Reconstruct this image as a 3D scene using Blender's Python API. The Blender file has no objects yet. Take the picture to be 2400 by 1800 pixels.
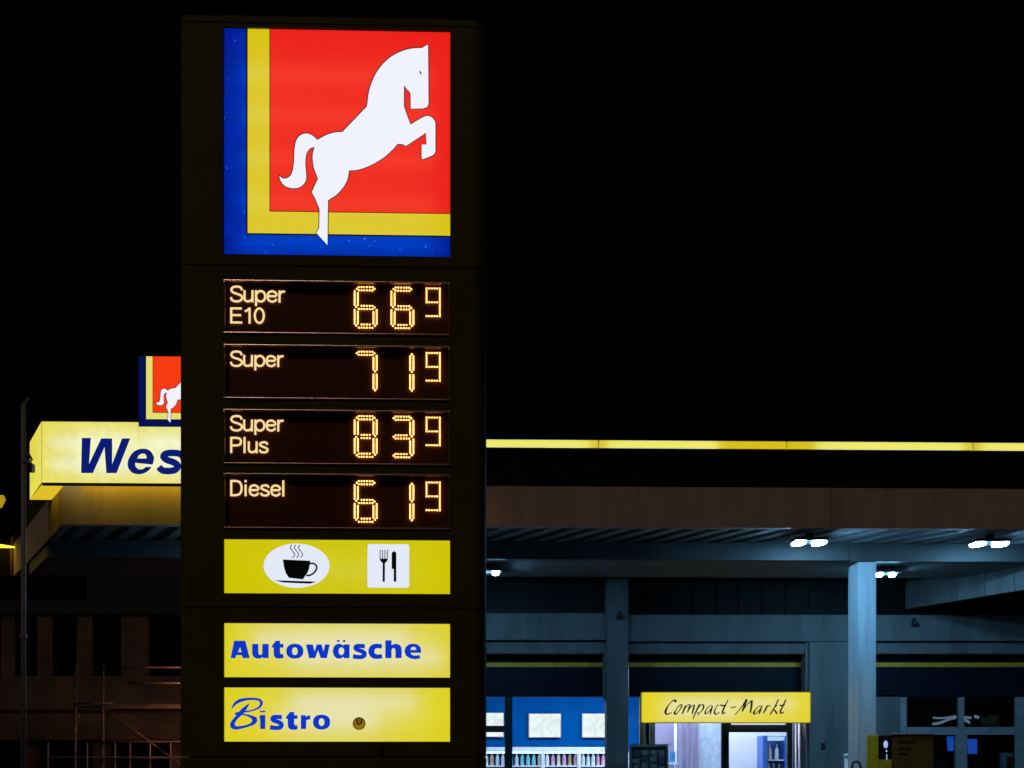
import bpy, bmesh, math, random
from mathutils import Vector, Matrix
from mathutils.geometry import tessellate_polygon
random.seed(7)
R = math.radians
sc = bpy.context.scene
col = sc.collection

# ------------------------------------------------------------------ camera
F, CX, V0, EYE = 2578.0, 1200.0, 1790.0, 1.6        # focal length, centre and horizon of the 2400 x 1800 photograph
cam = bpy.data.cameras.new('camera')
cam.sensor_width = 36.0
cam.lens = 36.0 * F / 2400.0
cam.shift_y = (V0 - 900.0) / 2400.0
cam.clip_end = 3000.0
cam_o = bpy.data.objects.new('camera', cam)
cam_o.location = (0, 0, EYE)
cam_o.rotation_euler = (R(90), 0, 0)
col.objects.link(cam_o)
sc.camera = cam_o

# ------------------------------------------------------------------ night sky and the faint glow of the town
SUN_EL, SUN_ROT = R(55), R(205)
w = bpy.data.worlds.new('World')
sc.world = w
w.use_nodes = True
nt = w.node_tree
bg = nt.nodes['Background']
sky = nt.nodes.new('ShaderNodeTexSky')
sky.sky_type = 'NISHITA'
sky.sun_disc = False
sky.sun_elevation = R(-9)
sky.sun_rotation = SUN_ROT
nt.links.new(sky.outputs[0], bg.inputs[0])
bg.inputs[1].default_value = 0.05
sl = bpy.data.lights.new('town_glow', 'SUN')
sl.energy = 0.30
sl.angle = R(12)
sl.color = (1.0, 0.75, 0.55)
so = bpy.data.objects.new('town_glow', sl)
so.rotation_euler = (R(90) - SUN_EL, 0, R(-25))
so.location = (0, -10, 20)
col.objects.link(so)
sc.view_settings.view_transform = 'Standard'
sc.view_settings.look = 'None'
sc.view_settings.exposure = 0
sc.view_settings.gamma = 1
sc.view_settings.use_curve_mapping = False
cy = sc.cycles
cy.use_denoising = True
cy.max_bounces = 6
cy.diffuse_bounces = 4
cy.transparent_max_bounces = 12
cy.sample_clamp_indirect = 4.0
cy.caustics_reflective = False
cy.caustics_refractive = False

# ------------------------------------------------------------------ helpers
def at(px, py, Y):
    return Vector(((px - CX) / F * Y, Y, EYE + (V0 - py) / F * Y))

def loc(M, px, py, yl):
    """where the sight line through a photo point meets the plane local-y = yl of a frame M: (x, z)"""
    Mi = M.inverted()
    o = Mi @ Vector((0, 0, EYE))
    d = Mi.to_3x3() @ Vector(((px - CX) / F, 1, (V0 - py) / F))
    p = o + d * ((yl - o.y) / d.y)
    return p.x, p.z

def rect(M, px0, py0, px1, py1, yl):
    xm, ym = (px0 + px1) / 2, (py0 + py1) / 2
    return loc(M, px0, ym, yl)[0], loc(M, px1, ym, yl)[0], loc(M, xm, py1, yl)[1], loc(M, xm, py0, yl)[1]

class MB:
    def __init__(s): s.v, s.f = [], []
    def add(s, vs, fs):
        b = len(s.v)
        s.v += [tuple(p) for p in vs]
        s.f += [tuple(b + i for i in q) for q in fs]
        return s
    def box(s, x0, x1, y0, y1, z0, z1):
        v = [(x, y, z) for z in (z0, z1) for y in (y0, y1) for x in (x0, x1)]
        return s.add(v, [(0, 2, 3, 1), (4, 5, 7, 6), (0, 1, 5, 4), (2, 6, 7, 3), (0, 4, 6, 2), (1, 3, 7, 5)])
    def prism(s, pts, z0, z1):                     # plan polygon (x, y), counter-clockwise, extruded in z
        n = len(pts)
        v = [(x, y, z0) for x, y in pts] + [(x, y, z1) for x, y in pts]
        f = [tuple(range(n - 1, -1, -1)), tuple(range(n, 2 * n))]
        f += [(i, (i + 1) % n, n + (i + 1) % n, n + i) for i in range(n)]
        return s.add(v, f)
    def tube(s, path, r, n=10):
        path = [Vector(p) for p in path]
        vs, fs, prev = [], [], None
        for i, p in enumerate(path):
            t = (path[min(i + 1, len(path) - 1)] - path[max(i - 1, 0)]).normalized()
            a = t.orthogonal().normalized() if prev is None else (prev - t * prev.dot(t)).normalized()
            prev = a
            b = t.cross(a)
            rr = r[i] if isinstance(r, (list, tuple)) else r
            vs += [p + (a * math.cos(2 * math.pi * k / n) + b * math.sin(2 * math.pi * k / n)) * rr for k in range(n)]
        m = len(path)
        for i in range(m - 1):
            for k in range(n):
                fs.append((i * n + k, i * n + (k + 1) % n, (i + 1) * n + (k + 1) % n, (i + 1) * n + k))
        fs += [tuple(range(n - 1, -1, -1)), tuple(range((m - 1) * n, m * n))]
        return s.add(vs, fs)
    def lathe(s, prof, c, n=16):
        vs, fs = [], []
        for r, z in prof:
            vs += [(c[0] + r * math.cos(2 * math.pi * k / n), c[1] + r * math.sin(2 * math.pi * k / n), c[2] + z) for k in range(n)]
        for i in range(len(prof) - 1):
            for k in range(n):
                fs.append((i * n + k, i * n + (k + 1) % n, (i + 1) * n + (k + 1) % n, (i + 1) * n + k))
        fs += [tuple(range(n - 1, -1, -1)), tuple(range((len(prof) - 1) * n, len(prof) * n))]
        return s.add(vs, fs)
    def flat(s, loops, y):                         # filled outline with holes in the x-z plane, facing -y
        vs = [Vector((x, 0, z)) for L in loops for x, z in L]
        tri = tessellate_polygon([[Vector((x, z, 0)) for x, z in L] for L in loops])
        fs = []
        for a, b, c in tri:
            n = (vs[b] - vs[a]).cross(vs[c] - vs[a])
            fs.append((a, b, c) if n.y < 0 else (a, c, b))
        return s.add([(p.x, y, p.z) for p in vs], fs)
    def ribbon(s, pts, wd, y, smooth=True, closed=False):   # a pen stroke in the x-z plane; wd one width or one per point
        if not isinstance(wd, (list, tuple)): wd = [wd] * len(pts)
        P = [(p[0], p[1], q) for p, q in zip(pts, wd)]
        if smooth: P = spline(P, 5, closed)
        n = len(P)
        vs, fs = [], []
        for i in range(n):
            a = P[(i - 1) % n] if closed else P[max(i - 1, 0)]
            b = P[(i + 1) % n] if closed else P[min(i + 1, n - 1)]
            t = Vector((b[0] - a[0], b[1] - a[1]))
            t = t.normalized() if t.length > 1e-9 else Vector((1, 0))
            h = P[i][2] / 2
            vs += [(P[i][0] - t.y * h, y, P[i][1] + t.x * h), (P[i][0] + t.y * h, y, P[i][1] - t.x * h)]
        for i in range(n if closed else n - 1):
            j = (i + 1) % n
            fs.append((2 * i + 1, 2 * j + 1, 2 * j, 2 * i))
        return s.add(vs, fs)
    def disc(s, x, z, rx, rz, y, n=8):
        vs = [(x + rx * math.cos(2 * math.pi * k / n), y, z + rz * math.sin(2 * math.pi * k / n)) for k in range(n)]
        return s.add(vs, [tuple(range(n))])
    def build(s, name, m, parent=None, bevel=0, smooth=False, M=None):
        me = bpy.data.meshes.new(name)
        me.from_pydata(s.v, [], s.f)
        me.update()
        if M is not None: me.transform(M)
        if bevel:
            bm = bmesh.new(); bm.from_mesh(me)
            bmesh.ops.bevel(bm, geom=bm.edges[:], offset=bevel, segments=2, profile=0.6, affect='EDGES', clamp_overlap=True)
            bm.to_mesh(me); bm.free()
        if smooth:
            for p in me.polygons: p.use_smooth = True
        me.materials.append(m)
        o = bpy.data.objects.new(name, me)
        col.objects.link(o)
        if parent: o.parent = parent
        return o

def spline(P, k, closed=False):
    n = len(P)
    if n < 3: return P
    out = []
    for i in range(n if closed else n - 1):
        g = lambda j: P[j % n] if closed else P[max(0, min(n - 1, j))]
        p0, p1, p2, p3 = g(i - 1), g(i), g(i + 1), g(i + 2)
        for q in range(k):
            t = q / k
            out.append(tuple(0.5 * (2 * b + (c - a) * t + (2 * a - 5 * b + 4 * c - d) * t * t + (3 * b - a - 3 * c + d) * t ** 3)
                             for a, b, c, d in zip(p0, p1, p2, p3)))
    if not closed: out.append(P[-1])
    return out

def ell(cx, cz, rx, rz, n=28, pw=2.0):
    o = []
    for k in range(n):
        c, s_ = math.cos(2 * math.pi * k / n), math.sin(2 * math.pi * k / n)
        o.append((cx + rx * math.copysign(abs(c) ** (2 / pw), c), cz + rz * math.copysign(abs(s_) ** (2 / pw), s_)))
    return o

def tag(o, label, cat, group=None):
    o['label'] = label; o['category'] = cat
    if group: o['group'] = group
    return o

def thing(name, label, cat, where=(0, 0, 0), rz=0, group=None):
    o = bpy.data.objects.new(name, None)
    o.empty_display_size = 0.2
    o.location = where; o.rotation_euler = (0, 0, rz)
    col.objects.link(o)
    return tag(o, label, cat, group)

def frame_of(where, rz=0):
    return Matrix.Translation(where) @ Matrix.Rotation(rz, 4, 'Z')

def part_empty(name, parent):
    o = bpy.data.objects.new(name, None)
    o.empty_display_size = 0.1
    col.objects.link(o); o.parent = parent
    return o

# ------------------------------------------------------------------ materials
def pm(name, c, rough=0.6, metal=0.0, var=0.25, scale=6.0, bump=0.0, streak=False, spec=0.5):
    m = bpy.data.materials.new(name); m.use_nodes = True
    n = m.node_tree; b = n.nodes['Principled BSDF']
    b.inputs['Roughness'].default_value = rough
    b.inputs['Metallic'].default_value = metal
    b.inputs['Specular IOR Level'].default_value = spec
    tc = n.nodes.new('ShaderNodeTexCoord')
    mp = n.nodes.new('ShaderNodeMapping')
    if streak: mp.inputs['Scale'].default_value = (1, 1, 0.12)
    n.links.new(tc.outputs['Object'], mp.inputs[0])
    nz = n.nodes.new('ShaderNodeTexNoise')
    nz.inputs['Scale'].default_value = scale; nz.inputs['Detail'].default_value = 6; nz.inputs['Roughness'].default_value = 0.65
    n.links.new(mp.outputs[0], nz.inputs[0])
    rp = n.nodes.new('ShaderNodeValToRGB')
    rp.color_ramp.elements[0].position = 0.3; rp.color_ramp.elements[1].position = 0.7
    rp.color_ramp.elements[0].color = tuple(x * (1 - var) for x in c) + (1,)
    rp.color_ramp.elements[1].color = tuple(min(1, x * (1 + var)) for x in c) + (1,)
    n.links.new(nz.outputs[0], rp.inputs[0])
    n.links.new(rp.outputs[0], b.inputs['Base Color'])
    if bump:
        bp = n.nodes.new('ShaderNodeBump'); bp.inputs['Strength'].default_value = bump; bp.inputs['Distance'].default_value = 0.01
        n2 = n.nodes.new('ShaderNodeTexNoise'); n2.inputs['Scale'].default_value = scale * 12; n2.inputs['Detail'].default_value = 4
        n.links.new(mp.outputs[0], n2.inputs[0])
        n.links.new(n2.outputs[0], bp.inputs['Height']); n.links.new(bp.outputs[0], b.inputs['Normal'])
    return m

def em(name, c, s=1.0):
    """a self-glowing surface: lamp, diode, tube, screen, bar or pale strip"""
    m = bpy.data.materials.new(name); m.use_nodes = True
    n = m.node_tree; n.nodes.remove(n.nodes['Principled BSDF'])
    e = n.nodes.new('ShaderNodeEmission')
    e.inputs[0].default_value = tuple(c) + (1,); e.inputs[1].default_value = s
    n.links.new(e.outputs[0], n.nodes['Material Output'].inputs[0])
    return m

def acrylic(name, glow, through=(0, 0, 0), dirt=0.0, gloss=0.03, fleck=None):
    """backlit acrylic: its own even glow, plus what the tubes behind it send through, plus a faint gloss"""
    m = bpy.data.materials.new(name); m.use_nodes = True
    n = m.node_tree; n.nodes.remove(n.nodes['Principled BSDF'])
    e = n.nodes.new('ShaderNodeEmission'); e.inputs[0].default_value = tuple(glow) + (1,)
    if dirt:
        tc = n.nodes.new('ShaderNodeTexCoord')
        nz = n.nodes.new('ShaderNodeTexNoise'); nz.inputs['Scale'].default_value = 9; nz.inputs['Detail'].default_value = 8
        n.links.new(tc.outputs['Object'], nz.inputs[0])
        rp = n.nodes.new('ShaderNodeMapRange')
        rp.inputs[1].default_value = 0.35; rp.inputs[2].default_value = 0.65
        rp.inputs[3].default_value = 1 - dirt; rp.inputs[4].default_value = 1 + dirt * 0.4
        n.links.new(nz.outputs[0], rp.inputs[0]); n.links.new(rp.outputs[0], e.inputs[1])
    if fleck:
        mp = n.nodes.new('ShaderNodeMapping'); mp.inputs['Scale'].default_value = (1, 1, 0.6)
        n.links.new(tc.outputs['Object'], mp.inputs[0])
        n2 = n.nodes.new('ShaderNodeTexNoise'); n2.inputs['Scale'].default_value = 70; n2.inputs['Detail'].default_value = 3
        n.links.new(mp.outputs[0], n2.inputs[0])
        r2 = n.nodes.new('ShaderNodeValToRGB')
        r2.color_ramp.elements[0].position = .70; r2.color_ramp.elements[0].color = tuple(glow) + (1,)
        r2.color_ramp.elements[1].position = .78; r2.color_ramp.elements[1].color = tuple(fleck) + (1,)
        n.links.new(n2.outputs[0], r2.inputs[0]); n.links.new(r2.outputs[0], e.inputs[0])
    t = n.nodes.new('ShaderNodeBsdfTranslucent'); t.inputs[0].default_value = tuple(through) + (1,)
    g = n.nodes.new('ShaderNodeBsdfGlossy'); g.inputs[0].default_value = (gloss, gloss, gloss, 1); g.inputs[1].default_value = 0.25
    a = n.nodes.new('ShaderNodeAddShader'); a2 = n.nodes.new('ShaderNodeAddShader')
    n.links.new(e.outputs[0], a.inputs[0]); n.links.new(t.outputs[0], a.inputs[1])
    n.links.new(a.outputs[0], a2.inputs[0]); n.links.new(g.outputs[0], a2.inputs[1])
    n.links.new(a2.outputs[0], n.nodes['Material Output'].inputs[0])
    return m

def glass(name, tint=(0.85, 0.92, 0.95), refl=0.06):
    m = bpy.data.materials.new(name); m.use_nodes = True
    n = m.node_tree; n.nodes.remove(n.nodes['Principled BSDF'])
    t = n.nodes.new('ShaderNodeBsdfTransparent'); t.inputs[0].default_value = tuple(tint) + (1,)
    g = n.nodes.new('ShaderNodeBsdfGlossy'); g.inputs[1].default_value = 0.03
    lw = n.nodes.new('ShaderNodeFresnel'); lw.inputs[0].default_value = 1.45
    mx = n.nodes.new('ShaderNodeMixShader')
    n.links.new(lw.outputs[0], mx.inputs[0]); n.links.new(t.outputs[0], mx.inputs[1]); n.links.new(g.outputs[0], mx.inputs[2])
    n.links.new(mx.outputs[0], n.nodes['Material Output'].inputs[0])
    return m

M_ = dict(
    asphalt=pm('asphalt', (0.05, 0.05, 0.052), 0.85, scale=3, bump=0.4),
    pylon=pm('pylon_paint', (0.072, 0.068, 0.009), 0.6, var=0.12, scale=2, bump=0.03, spec=0.1),
    dark=pm('dark_core', (0.012, 0.011, 0.009), 0.7),
    white_in=pm('white_reflector', (0.85, 0.85, 0.85), 0.7, var=0.03),
    frame=pm('display_frame', (0.85, 0.55, 0.42), 0.24, 0.9, var=0.15, scale=20),
    screen=pm('display_screen', (0.11, 0.028, 0.005), 0.55, var=0.1, scale=30, spec=0.2),
    led=em('amber_diode', (1.0, 0.50, 0.13), 3.4),
    led_text=em('amber_letter', (1.0, 0.73, 0.34), 1.0),
    tube=em('white_tube', (0.72, 0.88, 1.0), 3.0),
    ye_a=acrylic('yellow_acrylic', (0.71, 0.61, 0.010), (0.09, 0.14, 0.38)),
    ye_cafe=acrylic('yellow_green_acrylic', (0.62, 0.55, 0.002), (0.03, 0.05, 0.03)),
    ink=pm('ink_film', (0.006, 0.008, 0.02), 0.5, var=0.1),
    blue_film=acrylic('blue_film', (0.003, 0.038, 0.58)),
    blue_line=acrylic('dark_blue_film', (0.002, 0.01, 0.10)),
    white_film=acrylic('white_film', (0.78, 0.82, 0.94)),
    horse=acrylic('white_emblem_film', (0.88, 0.89, 1.0)),
    red=acrylic('red_acrylic', (0.80, 0.014, 0.010), (0.10, 0.03, 0.012)),
    yel=acrylic('yellow_emblem_acrylic', (0.68, 0.53, 0.003), (0.06, 0.08, 0.05)),
    blu=acrylic('blue_emblem_acrylic', (0.0, 0.010, 0.29), (0.0, 0.045, 0.30), dirt=0.25, fleck=(.25, .4, .8)),
    red_s=acrylic('small_red_acrylic', (0.92, 0.045, 0.006)),
    yel_s=acrylic('small_yellow_acrylic', (0.78, 0.73, 0.17)),
    blu_s=acrylic('small_blue_acrylic', (0.001, 0.006, 0.085)),
    line=pm('outline_film', (0.02, 0.004, 0.01), 0.6),
    badge_glow=acrylic('amber_badge_glow', (0.34, 0.17, 0.004), dirt=0.5),
    ye_box=acrylic('yellow_sign_acrylic', (0.78, 0.68, 0.07), (0.16, 0.28, 0.75), dirt=0.07),
    ye_under=acrylic('yellow_underside', (0.75, 0.52, 0.02)), ye_spill=em('spill_light', (1.0, 0.66, 0.03), 2.6),
    navy=acrylic('navy_film', (0.003, 0.012, 0.17)),
    strip=acrylic('yellow_strip', (0.58, 0.44, 0.008), (0.28, 0.33, 0.12)),
    fascia=pm('brown_fascia', (0.44, 0.335, 0.31), 0.75, var=0.2, scale=3, bump=0.2, streak=True),
    attic=pm('dark_blue_band', (0.004, 0.004, 0.005), 0.7, spec=.1),
    soffit=pm('soffit_metal', (0.20, 0.215, 0.21), 0.6, var=0.3, scale=4),
    beam=pm('painted_steel', (0.12, 0.125, 0.125), 0.6, var=0.3, scale=3, streak=True),
    panel=pm('panel_concrete', (0.10, 0.102, 0.10), 0.8, var=0.3, scale=3, streak=True),
    girder=pm('girder_paint', (0.05, 0.052, 0.052), 0.6, var=0.3, scale=3, streak=True),
    conc=pm('grey_concrete', (0.15, 0.155, 0.155), 0.8, var=0.3, scale=3.2, bump=0.4, streak=True),
    column=pm('column_paint', (0.50, 0.56, 0.60), 0.5, var=0.15, scale=9, streak=True),
    clad=pm('dark_cladding', (0.008, 0.009, 0.008), 0.6),
    navy_p=pm('navy_paint', (0.0025, 0.0045, 0.016), 0.6, spec=.2),
    yel_p=pm('yellow_paint', (0.75, 0.40, 0.02), 0.5),
    dframe=pm('dark_frame', (0.012, 0.018, 0.02), 0.45),
    gframe=pm('grey_window_frame', (0.33, 0.34, 0.35), 0.5),
    alu=pm('aluminium', (0.6, 0.62, 0.65), 0.35, 0.7),
    glass=glass('window_glass'),
    lens=em('cool_lamp', (0.22, 0.60, 1.0), 380.0),
    housing=pm('lamp_housing', (0.02, 0.02, 0.022), 0.5),
    in_lamp=em('ceiling_lamp', (0.70, 0.80, 1.0), 36.0),
    in_blue=pm('blue_wall', (0.0, 0.115, 0.38), 0.9, var=0.06, scale=1, spec=0.05),
    in_white=pm('white_wall', (0.82, 0.78, 0.84), 0.7, var=0.04),
    floor=pm('tile_floor', (0.45, 0.45, 0.45), 0.4),
    poster=em('poster_glow', (1.0, 0.97, 0.90), 1.15),
    mauve=pm('mauve_panel', (0.36, 0.30, 0.42), 0.8, var=0.08),
    steel=pm('galvanised_steel', (0.42, 0.41, 0.39), 0.45, 0.5, var=0.25, scale=14),
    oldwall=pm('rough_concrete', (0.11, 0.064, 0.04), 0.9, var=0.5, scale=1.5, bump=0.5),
    sodium=em('sodium_lamp', (1.0, 0.40, 0.13), 1300.0),
    dull_steel=pm('dull_pole_steel', (0.16, 0.155, 0.15), 0.6, 0.2, var=0.3, scale=10),
    rust=pm('rusty_steel', (0.19, 0.12, 0.10), 0.6, 0.2, var=0.4, scale=12),
    plank=pm('scaffold_plank', (0.16, 0.10, 0.07), 0.8, var=0.35),
    pump_y=pm('pump_yellow', (0.60, 0.52, 0.02), 0.4),
    pump_k=pm('pump_black', (0.010, 0.012, 0.02), 0.25),
    pump_b=pm('pump_brown', (0.10, 0.065, 0.008), 0.5, var=0.3, scale=3),
    rubber=pm('rubber', (0.012, 0.012, 0.012), 0.6),
    white_p=pm('white_paint', (0.75, 0.77, 0.8), 0.5, var=0.1),
    paper=pm('paper', (0.2, 0.2, 0.19), 0.8, var=0.2, scale=30),
    paper_d=pm('dark_print', (0.06, 0.07, 0.09), 0.7, var=0.5, scale=60),
    red_p=pm('red_print', (0.5, 0.05, 0.03), 0.6),
    bluescreen=em('blue_screen', (0.02, 0.13, 0.75), 0.5),
    beige=pm('beige_shade', (0.22, 0.14, 0.08), 0.8),
)

# ------------------------------------------------------------------ ground
g = MB().box(-400, 400, -60, 900, -0.5, 0).build('ground', M_['asphalt']); g['kind'] = 'structure'

# ================================================================== price pylon
PW, PR = Vector((-1.145, 7.2, 0)), R(1.6)
PM = frame_of(PW, PR)
pyl = thing('price_pylon', 'tall dark price pylon with rearing horse emblem, amber price displays and yellow panels', 'price sign', PW, PR)
P = lambda px, py, yl=0.0: loc(PM, px, py, yl)
bx0 = P(421, 900)[0]; bx1 = P(1140, 900)[0]
ox0 = P(524, 900)[0]; ox1 = P(1055, 900)[0]
ztop = P(780, 40)[1]
zz = lambda py: P(524, py)[1]
rows = dict(logo=(62, 595), d1=(656, 782), d2=(807, 935), d3=(959, 1088), d4=(1109, 1239), cafe=(1263, 1390), wash=(1460, 1587), bistro=(1611, 1738))
rz = {k: (zz(b), zz(a)) for k, (a, b) in rows.items()}
seams = [zz(1774), zz(1423), zz(621), zz(52)]
def arc(cx, cy, r, a0, a1, n=8):
    return [(cx + r * math.cos(R(a0 + (a1 - a0) * k / n)), cy + r * math.sin(R(a0 + (a1 - a0) * k / n))) for k in range(n + 1)]
DEP, RC, RL_ = 0.52, 0.10, 0.03
left_st = [(bx0, 0.13)] + arc(bx0 + RL_, RL_, RL_, 180, 270)[0:] + [(ox0, 0), (ox0, 0.13)]
right_st = [(ox1, 0.13), (ox1, 0)] + arc(bx1 - RC, RC, RC, 270, 360)
back = [(bx0, 0.134), (bx1, 0.134)] + arc(bx1 - RC, DEP - RC, RC, 0, 90) + arc(bx0 + RC, DEP - RC, RC, 90, 180)
body = MB()
lv = [0.0] + [s for s in seams if s > 0.05] + [ztop]
for a, b in zip(lv[:-1], lv[1:]):
    a2, b2 = a + 0.004, b - 0.004
    body.prism(left_st, a2, b2); body.prism(right_st, a2, b2); body.prism(back, a2, b2)
order = ['bistro', 'wash', 'cafe', 'd4', 'd3', 'd2', 'd1', 'logo']
edges = [0.0]
for k in order: edges += [rz[k][0], rz[k][1]]
edges.append(ztop)
for i in range(0, len(edges), 2):
    a, b = edges[i], edges[i + 1]
    cuts = [a] + [s for s in seams if a + 0.02 < s < b - 0.02] + [b]
    for j, (c, d) in enumerate(zip(cuts[:-1], cuts[1:])):
        body.box(ox0 + 0.001, ox1 - 0.001, 0.001, 0.13, c + (0.004 if j else 0), d - (0.004 if j < len(cuts) - 2 else 0))
body.build('body', M_['pylon'], pyl)
MB().box(bx0 + 0.02, bx1 - 0.02, 0.15, DEP - 0.02, 0.02, ztop - 0.02).build('core', M_['dark'], pyl)

def emblem(parent, x0, x1, z0, z1, y, mats, line_w=0.006, scale=1.0):
    """horse emblem; outline read off the photograph and straightened to a square"""
    def q(x, z):                                   # from zoomed photo points to the panel
        u = (x - 320) / 1372.0
        t, b = 155 + 28 * u, 1545 + 13 * u
        return (x0 + u * (x1 - x0), z1 - (z - t) / (b - t) * (z1 - z0))
    U = lambda u, v: (x0 + u * (x1 - x0), z1 - v * (z1 - z0))
    red, yel, blu, hor = mats
    g_ = 0.003
    MB().flat([[U(0.0, 0), U(0.1, 0), U(0.1, 0.905), U(1, 0.905), U(1, 1), U(0, 1)]], y).build('blue_band', blu, parent)
    MB().flat([[U(0.1, 0), U(0.202, 0), U(0.202, 0.803), U(1, 0.803), U(1, 0.905), U(0.1, 0.905)]], y).build('yellow_band', yel, parent)
    MB().flat([[U(0.202, 0), U(1, 0), U(1, 0.803), U(0.202, 0.803)]], y).build('red_field', red, parent)
    H = [[(948, 1488)], [(952, 1210), (1000, 1180), (1045, 1130), (1070, 1080), (1078, 1030)],
         [(1078, 1030), (1130, 1026), (1200, 1002), (1280, 957), (1340, 905), (1372, 868)], [(1372, 868), (1400, 870), (1422, 882)],
         [(1545, 800)], [(1545, 868)], [(1515, 868)], [(1515, 950), (1522, 962), (1555, 950), (1590, 935), (1605, 912)],
         [(1605, 760), (1602, 728), (1580, 700), (1548, 692), (1515, 705)], [(1450, 745)], [(1435, 700), (1413, 635)], [(1413, 512)], [(1447, 555)], [(1450, 652)],
         [(1528, 652), (1555, 640), (1563, 615)], [(1560, 258)], [(1520, 278), (1460, 281), (1400, 296), (1340, 325), (1290, 366), (1245, 422), (1215, 482), (1195, 545), (1183, 635)],
         [(1035, 790), (990, 793), (940, 808), (885, 838)], [(885, 838), (860, 815), (828, 800), (795, 803), (765, 825), (748, 865), (742, 920), (740, 975), (732, 1030), (716, 1062), (688, 1076), (670, 1070), (652, 1055)],
         [(652, 1055), (656, 1085), (675, 1115), (700, 1132), (740, 1140), (780, 1132), (810, 1105), (820, 1070), (815, 1000), (815, 960), (822, 925), (840, 897), (865, 888)],
         [(865, 888), (855, 920), (853, 960), (860, 1010), (872, 1045), (885, 1078)], [(848, 1160)], [(868, 1200), (895, 1265)], [(893, 1380)], [(875, 1410)]]
    loop = []
    for seg in H:
        pts = [q(*p) for p in seg]
        pts = spline(pts, 4) if len(pts) > 2 else pts
        for p in pts:
            if not loop or (Vector(p) - Vector(loop[-1])).length > 1e-4: loop.append(p)
    h = MB().flat([loop], y - 0.004).build('horse_figure', hor, parent)
    o = MB()
    o.ribbon(loop, line_w, y - 0.0055, smooth=False, closed=True)
    for a, b in (((0.1, 0), (0.1, 0.905)), ((0.201, 0), (0.201, 0.804)), ((0.1, 0.905), (1, 0.905)), ((0.201, 0.804), (1, 0.804))):
        o.ribbon([U(*a), U(*b)], line_w * (1.6 if a[0] == 0.1 else 0.8), y - 0.002, smooth=False)
    if scale == 1.0:
        e = q(1511, 432)
        o.flat([[(e[0] - 0.008, e[1] + 0.012), (e[0] + 0.002, e[1] + 0.010), (e[0] + 0.008, e[1] - 0.016), (e[0] - 0.004, e[1] - 0.004)]], y - 0.0057)
    o.build('outline', M_['line'], parent)

def reflector(parent, z0, z1, tubes):
    MB().box(ox0, ox1, 0.124, 0.129, z0, z1).build('reflector', M_['white_in'], parent)
    for (xa, xb, za, zb) in tubes:
        MB().tube([(xa, 0.075, za), (xb, 0.075, zb)], 0.013, 8).build('tube', M_['tube'], parent)

W_ = ox1 - ox0
lp = part_empty('emblem_panel', pyl)
z0, z1 = rz['logo']
emblem(lp, ox0, ox1, z0, z1, 0.018, (M_['red'], M_['yel'], M_['blu'], M_['horse']))
reflector(lp, z0, z1, [(ox0 + 0.1, ox1 - 0.1, z0 + (z1 - z0) * k, z0 + (z1 - z0) * k) for k in (0.06, 0.24, 0.43, 0.62, 0.8)])

lx_, lz_ = P(893, 1757, 0)
MB().box(lx_ - .018, lx_ + .018, -.006, -.001, lz_ - .028, lz_ + .028).build('lock', M_['dark'], pyl, bevel=.002)
# ---- price displays
def pq(px, py, y): return P(px, py, y)
CAPS = {   # pen strokes, cap height 1
 'S': (0.72, [[(0.66, .72), (.57, .89), (.36, .94), (.14, .88), (.08, .71), (.2, .57), (.45, .48), (.63, .37), (.66, .22), (.52, .08), (.32, .05), (.12, .12), (.05, .3)]]),
 'u': (0.62, [[(.07, .73), (.07, .22), (.14, .09), (.28, .06), (.44, .14), (.5, .3)], [(.5, .73), (.5, 0)]]),
 'p': (0.64, [[(.07, .73), (.07, -.22)], 'o']),
 'e': (0.63, [[(.08, .385), (.53, .385)], [(.545, .40), (.5, .58), (.31, .68), (.12, .6), (.06, .37), (.12, .14), (.31, .055), (.46, .11), (.54, .22)]]),
 'r': (0.42, [[(.07, .73), (.07, 0)], [(.07, .45), (.14, .61), (.27, .675), (.37, .66)]]),
 'E': (0.76, [[(.07, 1), (.07, 0)], [(.07, .935), (.66, .935)], [(.07, .52), (.62, .52)], [(.07, .065), (.68, .065)]]),
 '1': (0.56, [[(.33, 1), (.33, 0)], [(.31, .95), (.2, .82), (.06, .76)]]),
 '0': (0.62, ['O']),
 'P': (0.72, [[(.07, 1), (.07, 0)], [(.07, .935), (.35, .935), (.55, .88), (.61, .7), (.55, .53), (.35, .47), (.07, .47)]]),
 'l': (0.26, [[(.09, 1), (.09, 0)]]),
 's': (0.57, [[(.48, .53), (.42, .65), (.27, .68), (.1, .62), (.08, .5), (.2, .41), (.37, .34), (.49, .23), (.43, .09), (.27, .055), (.1, .1), (.05, .22)]]),
 'D': (0.78, [[(.07, 1), (.07, 0)], [(.07, .935), (.34, .935), (.56, .84), (.65, .5), (.56, .17), (.34, .065), (.07, .065)]]),
 'i': (0.26, [[(.09, .73), (.09, 0)], [(.09, 1.0), (.09, .86)]]),
}
def pen_text(mb, txt, x, z, cap, y, wd=0.135, sx=1.0):
    k = 0
    for ch in txt:
        adv, strokes = CAPS[ch]
        for s_ in strokes:
            yy = y - 0.0003 * (k % 4); k += 1
            if s_ == 'o': mb.ribbon([(x + a * cap * sx, z + b * cap) for a, b in ell(.32, .37, .25, .315, 16)], wd * cap, yy, True, True)
            elif s_ == 'O': mb.ribbon([(x + a * cap * sx, z + b * cap) for a, b in ell(.31, .5, .25, .445, 16)], wd * cap, yy, True, True)
            else: mb.ribbon([(x + a * cap * sx, z + b * cap) for a, b in s_], wd * cap, yy, len(s_) > 2)
        x += adv * cap * sx

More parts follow.
